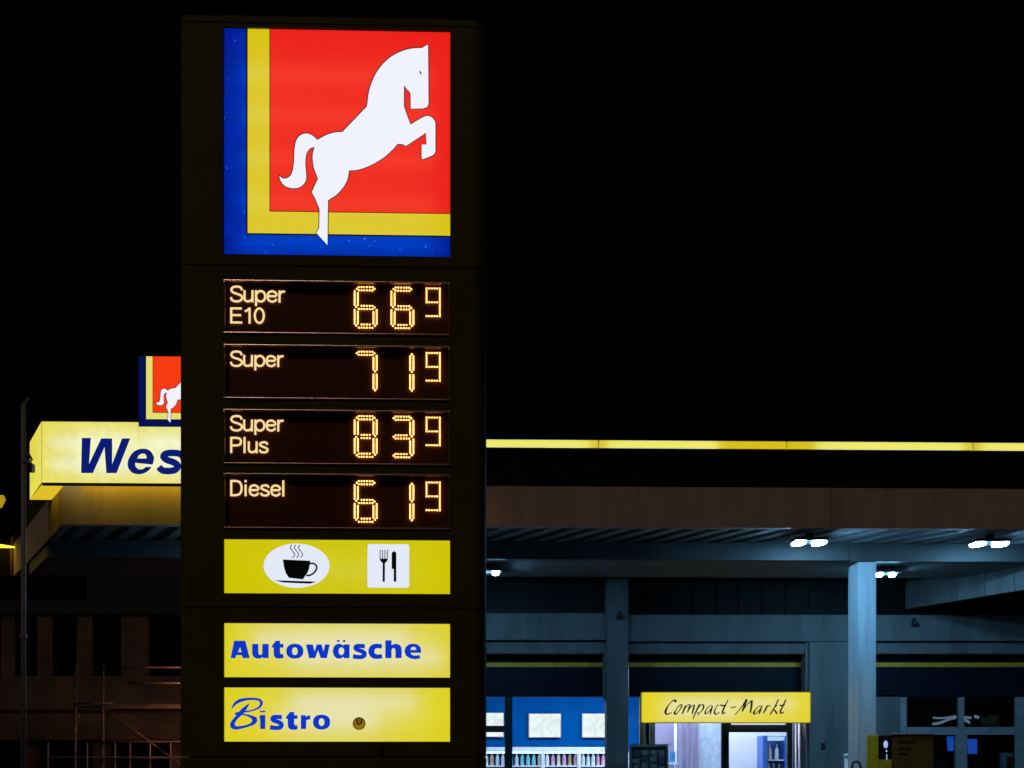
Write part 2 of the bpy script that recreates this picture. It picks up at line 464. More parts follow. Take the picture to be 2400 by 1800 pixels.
SEG = {'6': 'afgecd', '7': 'abc', '1': 'bc', '8': 'abcdefg', '3': 'abgcd', '9': 'abcdfg'}
def digit(mb, ch, x0, x1, z0, z1, y, double):
    zm = (z0 + z1) / 2
    t = (x1 - x0) * (0.2 if double else 0.0)
    xa, xb, za, zb = x0 + t / 2, x1 - t / 2, z0 + t / 2, z1 - t / 2
    line = {'a': ((xa, zb), (xb, zb)), 'g': ((xa, zm), (xb, zm)), 'd': ((xa, za), (xb, za)),
            'f': ((xa, zm), (xa, zb)), 'b': ((xb, zm), (xb, zb)), 'e': ((xa, za), (xa, zm)), 'c': ((xb, za), (xb, zm))}
    done = []
    for s_ in SEG[ch]:
        a, b = (Vector(p) for p in line[s_])
        L = (b - a).length; d = (b - a) / L; nrm = Vector((-d.y, d.x))
        hz = s_ in 'agd'
        if double:
            n = 6 if hz else 8
            pts = []
            for k in range(n):
                u = t * 0.55 + (L - t * 1.1) * k / (n - 1)
                pts += [a + d * u + nrm * t * 0.34, a + d * u - nrm * t * 0.34]
            pts += [a + d * t * 0.12, b - d * t * 0.12]
            rr = 0.0063
        else:
            n = 5 if hz else 6
            pts = [a + d * (L * k / n) for k in range(n + 1)]
            rr = 0.0062
        for p in pts:
            if all((p - o).length > 0.0115 for o in done):
                done.append(p)
                j = random.uniform(0.92, 1.04)
                mb.disc(p.x, p.y, rr * j, rr * j * 1.06, y - random.uniform(0, 0.0012))

def display(key, lines, digs):
    e = part_empty('price_display', pyl)
    z0, z1 = rz[key]
    SY = 0.034
    MB().box(ox0, ox1, SY, 0.06, z0, z1).build('screen', M_['screen'], e)
    f = MB(); t_ = 0.011; y0 = -0.006
    f.box(ox0, ox1, y0, SY - 0.001, z1 - t_, z1).box(ox0, ox1, y0, SY - 0.001, z0, z0 + t_)
    f.box(ox0, ox0 + t_, y0, SY - 0.001, z0 + t_, z1 - t_).box(ox1 - t_, ox1, y0, SY - 0.001, z0 + t_, z1 - t_)
    f.build('frame', M_['frame'], e, bevel=0.0025)
    tx = MB()
    for txt, px, base, cap in lines:
        x, z = P(px, base, SY)
        pen_text(tx, txt, x, z, cap / 358.0, SY - 0.013, wd=0.13, sx=1.105)
    tx.build('lettering', M_['led_text'], e)
    for ch, (xa, ya, xb, yb), dbl in digs:
        x0_, z1_ = P(xa, ya, SY); x1_, z0_ = P(xb, yb, SY)
        d = MB(); digit(d, ch, x0_, x1_, z0_, z1_, SY - 0.013, dbl)
        d.build('digit', M_['led'], e)
def row(dy, a, b):
    A, B = (830, 673 + dy, 885, 772 + dy), (916, 674 + dy, 971, 773 + dy)
    C = (1000, 678 + dy, 1031, 743 + dy)
    return [(a, A, True), (b, B, True), ('9', C, False)]
display('d1', [('Super', 540, 710, 39), ('E10', 540, 760, 38)], row(0, '6', '6'))
display('d2', [('Super', 540, 861, 38)], row(151, '7', '1'))
display('d3', [('Super', 540, 1012, 38), ('Plus', 540, 1063, 38)], row(302, '8', '3'))
display('d4', [('Diesel', 540, 1164, 38)], row(454, '6', '1'))

# ---- cafe panel
e = part_empty('cafe_panel', pyl)
z0, z1 = rz['cafe']
FY = 0.016
MB().flat([[(ox0 + .002, z0), (ox1 - .002, z0), (ox1 - .002, z1), (ox0 + .002, z1)]], FY).build('yellow_face', M_['ye_cafe'], e)
reflector(e, z0, z1, [(ox0 + 0.35, ox1 - 0.25, z0 + 0.16, z0 + 0.16)])
cq = lambda x, y: P(600 + x / 5.821, 1260 + y / 5.821, FY)
c = cq(555, 385)
MB().flat([ell(c[0], c[1], 77 / 358, 52 / 358, 48)], FY - 0.003).build('white_oval', M_['white_film'], e)
wf = MB()
a, b = cq(1522, 90), cq(2090, 685)
r_ = 0.012
wf.flat([[(x, z) for x, z in arc(a[0] + r_, b[1] + r_, r_, 180, 270, 4) + arc(b[0] - r_, b[1] + r_, r_, 270, 360, 4) + arc(b[0] - r_, a[1] - r_, r_, 0, 90, 4) + arc(a[0] + r_, a[1] - r_, r_, 90, 180, 4)]], FY - 0.003)
wf.build('white_square', M_['white_film'], e)
ik = MB()
Z = FY - 0.005
ik.flat([[cq(*p) for p in [(368, 300), (745, 318), (735, 380), (722, 440), (700, 490), (640, 572), (450, 550), (410, 490), (385, 410)]]], Z)
s358 = 1 / (358 * 5.821)
ik.ribbon([cq(*p) for p in [(735, 355), (795, 358), (830, 405), (805, 470), (745, 512), (690, 520)]], 24 * s358, Z - .0003)
ik.flat([[cq(*p) for p in [(255, 583), (520, 592), (830, 602), (740, 630), (520, 622), (360, 612)]]], Z)
for dx in (0, 55, 110):
    ik.ribbon([cq(x + dx, y) for x, y in [(492, 100), (470, 140), (505, 190), (526, 225), (520, 255), (497, 275)]], 12 * s358, Z)
ik.build('cup_symbol', M_['ink'], e)
ik = MB()
for x in (1694, 1727, 1760, 1793):
    ik.ribbon([cq(x, 170), cq(x, 292)], 12 * s358, Z - .0003, False)
ik.flat([[cq(*p) for p in [(1688, 288), (1800, 288), (1792, 320), (1760, 350), (1759, 605), (1728, 605), (1729, 350), (1698, 320)]]], Z)
ik.flat([[cq(*p) for p in [(1852, 210), (1880, 185), (1915, 205), (1915, 600), (1900, 608), (1880, 595), (1880, 430), (1852, 430)]]], Z)
ik.build('cutlery_symbol', M_['ink'], e)

# ---- car wash and bistro panels
aq = lambda x, y: P(520 + x / 4.424, 1480 + y / 4.424, FY)
sa = 1 / (358 * 4.424)
def round_loop(pts, k=3): return spline(pts, k, True)
def face(name, key, tubes):
    e = part_empty(name, pyl)
    z0, z1 = rz[key]
    MB().flat([[(ox0 + .002, z0), (ox1 - .002, z0), (ox1 - .002, z1), (ox0 + .002, z1)]], FY).build('yellow_face', M_['ye_a'], e)
    reflector(e, z0, z1, [(ox0 + a, ox0 + b, z0 + c, z0 + c) for a, b, c in tubes])
    return e
def heavy_s(mb, x, dx=0, dy=0, k=1.0):
    mb.ribbon([aq(x + dx + a * k, dy + b) for a, b in [(128, 153), (80, 149), (42, 153), (34, 172), (55, 190), (98, 205), (122, 226), (116, 252), (78, 264), (5, 257)]],
              [46 * sa, 44 * sa, 46 * sa, 50 * sa, 46 * sa, 46 * sa, 50 * sa, 48 * sa, 44 * sa, 48 * sa], FY - .004)
def heavy_t(mb, dx, dy):
    mb.flat([[aq(x + dx, y + dy) for x, y in [(520, 150), (560, 97), (605, 97), (605, 130), (640, 130), (640, 168), (605, 168), (605, 218), (616, 236), (640, 236), (640, 277), (600, 283), (560, 277), (542, 255), (538, 225), (538, 168), (520, 168)]]], FY - .004)
def heavy_o(mb, cx_, cy_):
    mb.flat([[aq(*p) for p in ell(cx_, cy_, 89, 77, 32, 2.3)], [aq(*p) for p in ell(cx_, cy_, 29, 40, 20, 2.2)][::-1]], FY - .004)

e = face('car_wash_panel', 'wash', [(0.45, 1.42, 0.13), (0.2, 1.2, 0.25)])
t = MB(); Z = FY - .004
t.flat([[aq(*p) for p in [(92, 277), (128, 97), (245, 97), (290, 277), (216, 277), (208, 246), (150, 246), (143, 277)]], [aq(*p) for p in [(190, 165), (207, 215), (168, 215)]]], Z)
t.flat([[aq(*p) for p in [(315, 130), (380, 130), (380, 222), (388, 240), (402, 244), (415, 236), (420, 222), (420, 130), (487, 130), (487, 277), (425, 277), (424, 266), (398, 281), (365, 282), (335, 270), (320, 248), (315, 220)]]], Z)
heavy_t(t, 0, 0); heavy_o(t, 758, 205)
t.flat([[aq(*p) for p in [(873, 135), (945, 135), (962, 208), (985, 135), (1035, 135), (1055, 208), (1070, 135), (1120, 135), (1090, 277), (1025, 277), (998, 196), (970, 277), (905, 277)]]], Z)
t.flat([[aq(*p) for p in [(1265, 135), (1325, 135), (1325, 277), (1265, 277), (1260, 264), (1228, 283), (1190, 279), (1162, 252), (1150, 205), (1160, 160), (1185, 134), (1225, 127), (1260, 146)]], [aq(*p) for p in ell(1240, 205, 29, 40, 20)]], Z)
t.flat([[aq(*p) for p in ell(1208, 99, 15, 12, 12)]], Z); t.flat([[aq(*p) for p in ell(1268, 99, 15, 12, 12)]], Z)
heavy_s(t, 1355, 0, 2)
t.ribbon([aq(*p) for p in [(1660, 158), (1615, 151), (1570, 163), (1551, 206), (1570, 250), (1618, 262), (1662, 256)]], [44 * sa, 46 * sa, 56 * sa, 64 * sa, 56 * sa, 46 * sa, 46 * sa], Z)
t.flat([[aq(*p) for p in [(1695, 92), (1760, 92), (1760, 142), (1795, 128), (1835, 134), (1860, 160), (1865, 190), (1865, 277), (1800, 277), (1800, 195), (1792, 176), (1778, 172), (1765, 180), (1760, 195), (1760, 277), (1695, 277)]]], Z)
t.flat([[aq(*p) for p in [(2055, 246), (2055, 281), (2005, 288), (1950, 280), (1910, 252), (1893, 207), (1905, 162), (1942, 133), (1985, 127), (2030, 135), (2060, 165), (2070, 222), (1958, 222), (1968, 242), (2000, 251)]],
        [aq(*p) for p in [(1956, 192), (1965, 168), (1988, 158), (2010, 168), (2017, 192)]]], Z)
t.build('lettering', M_['blue_film'], e)

e = face('bistro_panel', 'bistro', [(0.45, 1.25, 0.26), (0.35, 1.0, 0.14)])
t = MB()
B1 = [(105, 795, 6), (140, 748, 18), (190, 717, 24), (260, 702, 18), (340, 700, 15), (395, 714, 18), (411, 745, 20), (390, 785, 14), (330, 815, 9), (240, 833, 10), (140, 850, 12)]
B2 = [(130, 856, 6), (230, 862, 9), (300, 882, 18), (341, 912, 38), (330, 945, 30), (290, 970, 18), (220, 990, 18), (150, 1000, 26), (114, 980, 36), (116, 945, 30), (150, 897, 24), (205, 838, 34), (250, 788, 22), (284, 748, 3)]
for k, B in enumerate((B1, B2)):
    t.ribbon([aq(x, y) for x, y, q_ in B], [q_ * 1.3 * sa + 4 * sa for x, y, q_ in B], Z - .0003 * k)
t.flat([[aq(*p) for p in [(395, 822), (452, 822), (452, 838), (395, 838)]]], Z)
t.flat([[aq(*p) for p in [(388, 895), (398, 866), (452, 866), (452, 1012), (398, 1012), (398, 905)]]], Z)
heavy_s(t, 495, 0, 737, 1.0)
heavy_t(t, 146, 738)
t.flat([[aq(*p) for p in [(820, 868), (872, 868), (873, 888), (890, 872), (918, 868), (918, 914), (892, 914), (876, 925), (874, 1012), (820, 1012)]]], Z)
heavy_o(t, 1035, 940)
t.build('lettering', M_['blue_film'], e)
cb = aq(1425, 955)
bd = MB()
bd.disc(cb[0], cb[1], 65 * sa, 65 * sa, FY - 0.012, 24)
n = 24
vs = [(cb[0] + 65 * sa * math.cos(2 * math.pi * k / n), yy, cb[1] + 65 * sa * math.sin(2 * math.pi * k / n)) for yy in (FY - 0.012, FY - 0.001) for k in range(n)]
bd.add(vs, [(k, n + k, n + (k + 1) % n, (k + 1) % n) for k in range(n)])
bd.build('round_badge', M_['badge_glow'], e)  # badge glows amber by itself, standing in for light on its face
bd = MB()
bd.ribbon(ell(cb[0], cb[1], 62 * sa, 62 * sa, 24), 8 * sa, FY - 0.0139, False, True)
bd.ribbon([(cb[0] + a * sa, cb[1] + b * sa) for a, b in [(-22, 50), (-20, 10), (0, -8), (22, 12), (24, 48)]], 14 * sa, FY - 0.0135)
bd.ribbon([(cb[0], cb[1] + 60 * sa), (cb[0], cb[1] + 22 * sa)], 9 * sa, FY - 0.0137, False)
bd.build('badge_print', M_['ink'], e)

# ================================================================== canopy
CW, CR = Vector((0, 15.05, 0)), R(1.3)
CM = frame_of(CW, CR)
C = lambda px, py, yl=0.0: loc(CM, px, py, yl)
can = thing('station_canopy', 'wide station canopy with brown fascia, glowing yellow roof strip and ribbed underside', 'canopy', CW, CR)
TAN = math.tan(R(30))
xl = C(142, 1180)[0]; xr = 9.6
z_so = C(1142, 1234)[1]                       # underside of the fascia
z_fa = C(1142, 1139)[1]                       # top of the fascia
z_s0, z_s1 = C(1142, 1048)[1], C(1142, 1032)[1]
DEPTH = 4.2
sk = lambda s, t_: (s - t_ * TAN, t_)
f = MB()
xs = [xl, -1.4, C(1949, 1180)[0], xr]
for a, b in zip(xs[:-1], xs[1:]):
    f.box(a + .003, b - .003, 0, 0.1, z_so, z_fa)
f.prism([sk(xl, 0.11), (xl + .1, 0.11), sk(xl + .1, DEPTH), sk(xl, DEPTH)], z_so, z_fa)
f.build('fascia', M_['fascia'], can)
f = MB().box(xl + .1, xr, 0.06, 0.2, z_fa, z_s0)
f.prism([sk(xl + .1, 0.21), (xl + .25, 0.21), sk(xl + .25, DEPTH), sk(xl + .1, DEPTH)], z_fa, z_s0)
f.build('attic_band', M_['attic'], can)
MB().prism([sk(xl + .12, 0.22), (xr, 0.22), (xr, 5.3), sk(xl + .12, 5.3)], z_fa - .05, z_fa + .05).build('roof_deck', M_['attic'], can)
# ribbed soffit
zs, s_ = [], xl
prof = []
pitch = 0.34
k = 0
while s_ < xr:
    for u, dz in ((0, 0.0), (0.16, 0.0), (0.22, 0.07), (0.30, 0.07)):
        prof.append((s_ + u, z_so + 0.03 + dz))
    s_ += pitch
v = []
for t_ in (0.1, DEPTH):
    v += [(*sk(s2, t_), z2) for s2, z2 in prof]
n = len(prof)
MB().add(v, [(i, i + 1, n + i + 1, n + i) for i in range(n - 1)]).build('ribbed_soffit', M_['soffit'], can)
MB().prism([sk(xl, 0.0), (xl + .07, 0), sk(xl + .07, DEPTH - .6), sk(xl, DEPTH - .6)], z_so - 0.03, z_so - 0.003).build('edge_trim', M_['beam'], can)
# beam and lower ceiling behind it
yb = 1.15
z_b = C(1142, 1310, yb)[1]
xc = C(1990, 1290, yb)[0]
MB().prism([sk(xl + .03, yb), (xc, yb), (xc, yb + .16), sk(xl + .03, yb + .16)], z_b - .0, z_so + .025).build('beam', M_['girder'], can)
MB().box(xc + .004, xr, yb - .02, yb + .16, z_b - .012, z_so + .02).build('beam', M_['girder'], can)
MB().prism([sk(xl + .03, yb + .164), (xr, yb + .164), (xr, yb + 1.55), sk(xl + .03, yb + 1.55)], z_b + .004, z_so + .02).build('lower_ceiling', M_['beam'], can)
f = MB()
for px in (2259, 2320, 2384): pass
# lit column under the beam
x0, x1 = C(2012, 1500, yb - .0)[0], C(2055, 1500, yb)[0]
cl = MB().box(x0, x1, yb + 0.03, yb + 0.47, 0, z_b - .014)
cl.build('column', M_['column'], can, bevel=0.006)
# glowing strip along the roof edge: lengths of yellow channel with a tube inside
sx = [C(p, 1040)[0] for p in (700, 962, 1403, 1844, 2281, 2720)]
for i, (a, b) in enumerate(zip(sx[:-1], sx[1:])):
    st = part_empty('glow_strip', can)
    MB().flat([[(a + .008, z_s0 + .002), (b - .008, z_s0 + .002), (b - .008, z_s1 + .008), (a + .008, z_s1 + .008)]], 0.0).build('yellow_face', M_['strip'], st)
    MB().box(a + .004, b - .004, 0.085, 0.1, z_s0, z_s1 + .01).box(a + .004, b - .004, 0.004, 0.084, z_s0 - .004, z_s0 - .0005).box(a + .004, b - .004, 0.004, 0.084, z_s1 + .012, z_s1 + .016).build('channel', M_['white_in'], st)
    ta, tb = a + .12, b - .12
    if i == 2: tb = b - 0.95
    if i == 3: ta = a + 0.42
    if i == 0: ta, tb = a + .1, b - .1
    MB().tube([(ta, 0.05, (z_s0 + z_s1) / 2), (tb, 0.05, (z_s0 + z_s1) / 2)], 0.012, 8).build('tube', M_['tube'], st)

# ---- long yellow light box with blue letters
sg = thing('letter_sign', 'long yellow light box with blue italic letters on the left canopy edge', 'light box', CW, CR)
yS = -0.36
bxl = C(98, 1060, yS)[0]; bxr = C(1090, 1060, yS)[0]
bz1, bz0 = C(98, 988, yS)[1], C(98, 1131, yS)[1]
xsm = C(325, 1060, yS)[0]
m = MB()
for a, b in ((bxl, xsm), (xsm, (xsm + bxr) / 2), ((xsm + bxr) / 2, bxr)):
    m.flat([[(a + .002, bz0), (b - .002, bz0), (b - .002, bz1), (a + .002, bz1)]], yS)
m.build('yellow_face', M_['ye_box'], sg)
RL = 0.95                                       # the return along the slanted canopy side
p0 = Vector((bxl, yS)); p1 = p0 + Vector((-TAN, 1)) * RL
m = MB().add([(p0.x - .004, p0.y, bz0), (p0.x - .004, p0.y, bz1), (p1.x, p1.y, bz1), (p1.x, p1.y, bz0)], [(0, 1, 2, 3)])
m.build('side_face', M_['ye_box'], sg)
w2 = 0.30
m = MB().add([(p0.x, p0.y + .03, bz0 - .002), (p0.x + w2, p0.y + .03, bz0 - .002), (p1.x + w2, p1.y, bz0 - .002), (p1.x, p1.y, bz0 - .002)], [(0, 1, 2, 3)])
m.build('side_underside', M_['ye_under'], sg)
MB().box(bxl + w2 + .1, bxr, yS + .19, -0.02, bz0 + .06, bz0 + .066).build('underside', M_['ye_spill'], sg)  # hidden glowing strip added inside the box to light the fascia below
ds = pm('box_casing', (0.03, 0.028, 0.01), 0.6)
m = MB().box(bxl, bxr, yS + .002, 0.056, bz1 + .001, bz1 + .012)
m.box(bxl + .004, bxr, yS + .003, yS + .03, bz0 - .035, bz0 - .001)
m.box(bxr + .001, bxr + .012, yS, 0.05, bz0, bz1)
m.prism([(p0.x, p0.y + .004), (p0.x + w2, p0.y + .004), (p1.x + w2, p1.y), (p1.x, p1.y)], bz1 + .013, bz1 + .024)
m.prism([(p1.x, p1.y + .001), (p1.x + w2, p1.y + .001), (p1.x + w2, p1.y + .014), (p1.x, p1.y + .014)], bz0, bz1)
m.build('casing', ds, sg)
MB().box(bxl + w2 + .12, bxr, yS + .16, yS + .17, bz0 + .02, bz1 - .01).build('reflector', M_['white_in'], sg)
for a, b in ((bxl + .10, xsm - .05), (xsm + .05, (xsm + bxr) / 2 - .1), ((xsm + bxr) / 2 + .1, bxr - .1)):
    for k in (0.3, 0.66):
        MB().tube([(a, yS + .1, bz0 + (bz1 - bz0) * k), (b, yS + .1, bz0 + (bz1 - bz0) * k)], 0.014, 8).build('tube', M_['tube'], sg)
wq = lambda x, y: C(x / 4.148, 800 + y / 4.148, yS)
swq = (C(100, 1060, yS)[0] - C(90, 1060, yS)[0]) / 10 / 4.148
t = MB()
t.flat([[wq(*p) for p in [(797, 940), (885, 940), (868, 1192), (985, 945), (1092, 945), (1092, 1192), (1188, 945), (1268, 945), (1135, 1282), (1035, 1282), (1018, 1030), (905, 1282), (790, 1282)]]], yS - .006)
t.flat([[wq(*p) for p in round_loop([(1475, 1222), (1440, 1262), (1390, 1288), (1330, 1292), (1275, 1270), (1243, 1215), (1250, 1150), (1290, 1085), (1345, 1052), (1410, 1045), (1460, 1065), (1492, 1110), (1498, 1150)]) + [(1490, 1183), (1315, 1183), (1318, 1215), (1345, 1245), (1385, 1245), (1420, 1222)]],
        [wq(*p) for p in [(1335, 1140), (1350, 1110), (1380, 1092), (1408, 1095), (1425, 1115), (1425, 1140)]]], yS - .006)
t.ribbon([wq(*p) for p in [(1785, 1135), (1755, 1098), (1690, 1086), (1620, 1092), (1590, 1120), (1620, 1152), (1690, 1178), (1728, 1210), (1705, 1250), (1640, 1262), (1580, 1255), (1545, 1222)]], [66 * swq] * 12, yS - .006)
t.build('lettering', M_['navy'], sg)

# ---- small emblem sign on the light box
es = thing('emblem_sign', 'small square horse emblem sign standing on the yellow light box', 'emblem sign', CW, CR)
yE = yS - 0.02
ex0 = C(325, 900, yE)[0]; ez1 = C(325, 835, yE)[1]; ez0 = C(325, 999, yE)[1]
ex1 = ex0 + (ez1 - ez0) * 1.0
emblem(es, ex0, ex1, ez0, ez1, yE, (M_['red_s'], M_['yel_s'], M_['blu_s'], M_['horse']), 0.008, 0.6)
MB().box(ex0, ex1, yE + .012, yE + .17, ez0, ez1).build('casing', ds, es, bevel=.004)

# ---- canopy lights
def lamp(px, py, yl, label, w_=0.3, slant=True, up=.16):
    x, z = C(px, py, yl)
    wv = CM @ Vector((x, yl, z))
    r_ = CR
    o = thing('canopy_light', label, 'ceiling light', wv, r_, 'twin canopy lights')
    hx = w_ * .5 + .085
    m = MB().box(-hx, hx, -.16, .16, .03, .075)
    m.box(-.05, .05, -.05, .05, .076, up).build('housing', M_['housing'], o)
    for s2 in (-1, 1):
        ln = MB()
        ln.lathe([(.001, -.012), (.035, -.009), (.046, -.001), (.049, .029)], (0, 0, 0), 16)
        ln.v = [(x + s2 * w_ * .5 - (y * 2.2 * TAN if slant else 0), y * (2.2 if slant else 1.4), z) for x, y, z in ln.v]
        ln.build('lens', M_['lens'], o, smooth=True)
    return o
lamp(1896, 1276, 0.34, 'twin white light under the ribbed soffit, left of the lit column', 0.29)
lamp(2318, 1279, 0.36, 'twin white light under the ribbed soffit near the right edge', 0.32)
lamp(2076, 1350, 1.75, 'twin white light hanging below the ceiling beside the lit column', 0.2, False)
lamp(610, 1276, 0.34, 'twin white light under the left ribbed soffit, hidden behind the dark pylon', 0.29)
lamp(1146, 1346, 1.75, 'twin white light peeping out beside the dark pylon', 0.2, False)

# ---- stepped-back canopy corner at far left
RW = Vector((-8.54, 18.95, 0))
RM = frame_of(RW, CR)
rc = thing('rear_canopy', 'dark canopy corner with yellow lit edges behind the pole at far left', 'canopy', RW, CR)
Q = lambda px, py, yl=0.0: loc(RM, px, py, yl)
xe = Q(23, 1300)[0]
MB().box(xe - 7, xe, 0, .12, z_so, z_fa + .05).build('fascia', M_['attic'], rc)
xf = Q(38, 1300, 0.2)[0]
MB().add([(xe + .002, 0.0, z_so), (xe + .002, 0.0, z_fa + .12), (xf, 0.2, z_fa + .22), (xf, 0.2, z_so)], [(3, 2, 1, 0)]).add(
    [(xe + .002, 0.01, z_so), (xe + .002, 0.01, z_fa + .12), (xf, 0.21, z_fa + .22), (xf, 0.21, z_so)], [(0, 1, 2, 3)]).build('corner_panel', M_['fascia'], rc)
MB().box(xe - 7, xf + .2, .22, 3, z_so + .02, z_fa).build('roof_deck', M_['attic'], rc)
lx = Q(11, 1270, -.25)[0]
za, zb = Q(5, 1278, -.25)[1], Q(5, 1160, -.25)[1]
MB().box(lx - 5, lx, -.24, -.02, za + .02, zb).build('casing', M_['attic'], rc)
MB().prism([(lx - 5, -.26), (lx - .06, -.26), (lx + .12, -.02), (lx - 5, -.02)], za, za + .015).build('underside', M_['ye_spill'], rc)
MB().add([(lx - 5, -.245, zb - .22), (lx - .05, -.245, zb - .22), (lx + .02, -.245, zb - .08), (lx - .02, -.245, zb - .002), (lx - 5, -.245, zb - .002)], [(0, 1, 2, 3, 4)]).build('yellow_face', acrylic('dim_yellow_face', (.42, .28, .01)), rc)

# ================================================================== shop
SY0 = 19.0
SM = frame_of((0, SY0, 0), 0)
S = lambda px, py, yl=0.0: loc(SM, px, py, yl)
shop = thing('shop', 'station shop behind the canopy with grey concrete beams, dark fascia and lit windows', 'shop', (0, SY0, 0))
XL, XR, YB = -2.2, 9.8, 5.2
def sbox(name, m, px0, py0, px1, py1, y0, y1, bevel=0.0, parent=None, z0=None, z1=None):
    a, b, c, d = rect(SM, px0, py0, px1, py1, y0)
    if z0 is not None: c = z0
    if z1 is not None: d = z1
    return MB().box(a, b, y0, y1, c, d).build(name, m, parent or shop, bevel=bevel)
zc = 3.35
# beams, piers
MB().box(XL, S(1423, 1460)[0] - .003, 0, .35, S(1300, 1500)[1], S(1300, 1437)[1]).build('beam', M_['conc'], shop, bevel=.008)
MB().box(S(1473, 1460)[0] + .003, S(1988, 1460)[0], 0, .35, S(1300, 1503)[1], S(1300, 1441)[1]).build('beam', M_['conc'], shop, bevel=.008)
MB().box(S(1988, 1460)[0] + .004, XR, 0.003, .353, S(2200, 1502)[1], S(2200, 1441)[1]).build('beam', M_['conc'], shop, bevel=.008)
sbox('column', M_['conc'], 1422, 1353, 1473, 1800, -.06, .36, .01, z0=0)
sbox('pier', M_['conc'], 1897, 1504, 1988, 1800, 0.001, .352, .008, z0=0)
for a, b in ((1000, 1421), (1474, 1886), (2056, 2560)):
    sbox('lintel', M_['conc'], a, 1504, b, 1532, .1, .34, .006)
sbox('jamb', M_['conc'], 1888, 1506, 1896, 1800, .06, .34, .004, z0=0)
sbox('jamb', M_['conc'], 1415, 1534, 1421.5, 1640, .06, .3, .004)
# fascia band with yellow stripe
for a, b in ((1000, 1421), (1474, 1886), (1990, 2560)):
    fa = sbox('fascia', M_['navy_p'], a, 1533, b, 1633, .36, .5)
    sbox('stripe', M_['yel_p'], a, 1553, b, 1563, .35, .359, parent=fa)
# upper dark wall with thin vertical battens
m = MB().box(XL, XR, .9, 1.1, 3.9, 5.25)
x = XL
while x < XR:
    m.box(x, x + .03, .87, .899, 4.1, 5.2); x += .42
m.build('upper_wall', M_['clad'], shop)
MB().box(XL, XR, .36, .9, 4.05, 4.15).build('roof', M_['clad'], shop)
# room
MB().box(XL - .16, XL - .002, .0, YB, 0, 4.2).build('end_wall', M_['conc'], shop)
MB().box(XL, XR, .36, YB, -.02, .03).build('floor', M_['floor'], shop)
MB().box(XL, XR, .51, YB, zc, zc + .1).build('ceiling', M_['in_white'], shop)
xp = S(1960, 1600, .4)[0]
xq = S(1545, 1600, 3.0)[0]
MB().box(XL, xq, 4.6, YB, .03, zc).build('back_wall', M_['in_blue'], shop)
MB().box(xq, xp, 3.4, 3.6, .03, zc).build('back_wall', M_['in_white'], shop)
MB().box(xq, xq + .1, 3.61, 4.6, .03, zc).build('side_wall', M_['in_blue'], shop)
MB().box(XL, XL + .15, .36, 4.6, .03, zc).build('side_wall', M_['in_blue'], shop)
MB().box(xp - .1, xp, .52, 3.4, .03, zc).build('partition', M_['in_white'], shop)
MB().box(xp + .01, XR, 2.6, 2.8, .03, zc).build('back_wall', pm('grey_room_wall', (.09, .08, .08), .8, var=.6, scale=1.5), shop)
for x, y in ((-.6, 2.2), (.8, 2.2), (2.0, 2.2), (2.6, 1.25), (4.1, 1.25), (2.9, 2.5), (4.3, 2.5)):
    MB().box(x - .55, x + .55, y - .15, y + .15, zc - .04, zc - .005).build('ceiling_lamp', M_['in_lamp'], shop)
# left windows
wi = part_empty('window', shop)
xa, xm0, xm1, xb_ = S(1060, 1700, .4)[0], S(1183, 1700, .4)[0], S(1201, 1700, .4)[0], S(1421, 1700, .4)[0]
zt = S(1300, 1633, .4)[1]
MB().box(xm0, xm1, .38, .46, .03, zt).box(xa - .08, xa, .38, .46, .03, zt).box(xa, xm0, .385, .455, .3, .4).box(xm1, xb_, .385, .455, .3, .4).build('frame', M_['dframe'], wi)
zq0, zq1 = S(1160, 1716, .4)[1], S(1160, 1701, .4)[1]
MB().box(xa, xm0 - .001, .39, .45, zq0, zq1).build('transom', M_['dframe'], wi)
MB().box(xm1, xb_, .415, .421, .4, zt).build('pane', M_['glass'], wi)
MB().box(xa, xm0, .415, .421, .4, zq0).box(xa, xm0, .415, .421, zq1, zt).build('pane', M_['glass'], wi)
# middle glazing left of the door
wi = part_empty('window', shop)
fr = MB()
for a, b in ((1499, 1511), (1523, 1535)):
    fr.box(S(a, 1700, .4)[0], S(b, 1700, .4)[0], .37, .44, .03, zt)
fr.build('frame', M_['white_p'], wi)
MB().box(S(1512.5, 1700, .4)[0], S(1521.5, 1700, .4)[0], .4, .46, .03, zt).build('mullion', M_['dframe'], wi)
MB().box(S(1536, 1700, .4)[0], S(1690, 1700, .4)[0], .415, .421, .03, zt).build('pane', M_['glass'], wi)
MB().box(S(1474, 1700, .4)[0], S(1498, 1700, .4)[0], .415, .421, .03, zt).build('pane', M_['glass'], wi)
# door
dr = part_empty('door', shop)
dx0, dx1, dx2, dx3 = (S(p, 1750, .4)[0] for p in (1691, 1708, 1845, 1856))
zd1, zd0 = S(1760, 1694, .4)[1], S(1760, 1716, .4)[1]
MB().box(dx0, dx1, .37, .47, .03, zd1).box(dx2, dx3, .37, .47, .03, zd1).box(dx1, dx2, .372, .468, zd0, zd1).build('frame', M_['dframe'], dr, bevel=.004)
MB().box(dx1, dx2, .415, .421, .04, zd0).build('pane', M_['glass'], dr)
MB().tube([(dx2 - .08, .35, .95), (dx2 - .08, .33, 1.0), (dx2 - .08, .33, 1.35), (dx2 - .08, .35, 1.4)], .014, 8).build('handle', M_['alu'], dr)
a, b, c, d = rect(SM, 1717, 1690, 1841, 1698, .25)
MB().box(a, b, .25, .369, c, d).build('closer', em('closer_glow', (0.75, 0.85, 1.0), 0.9), dr)  # bright look of the bar put in as its own glow
m = MB()
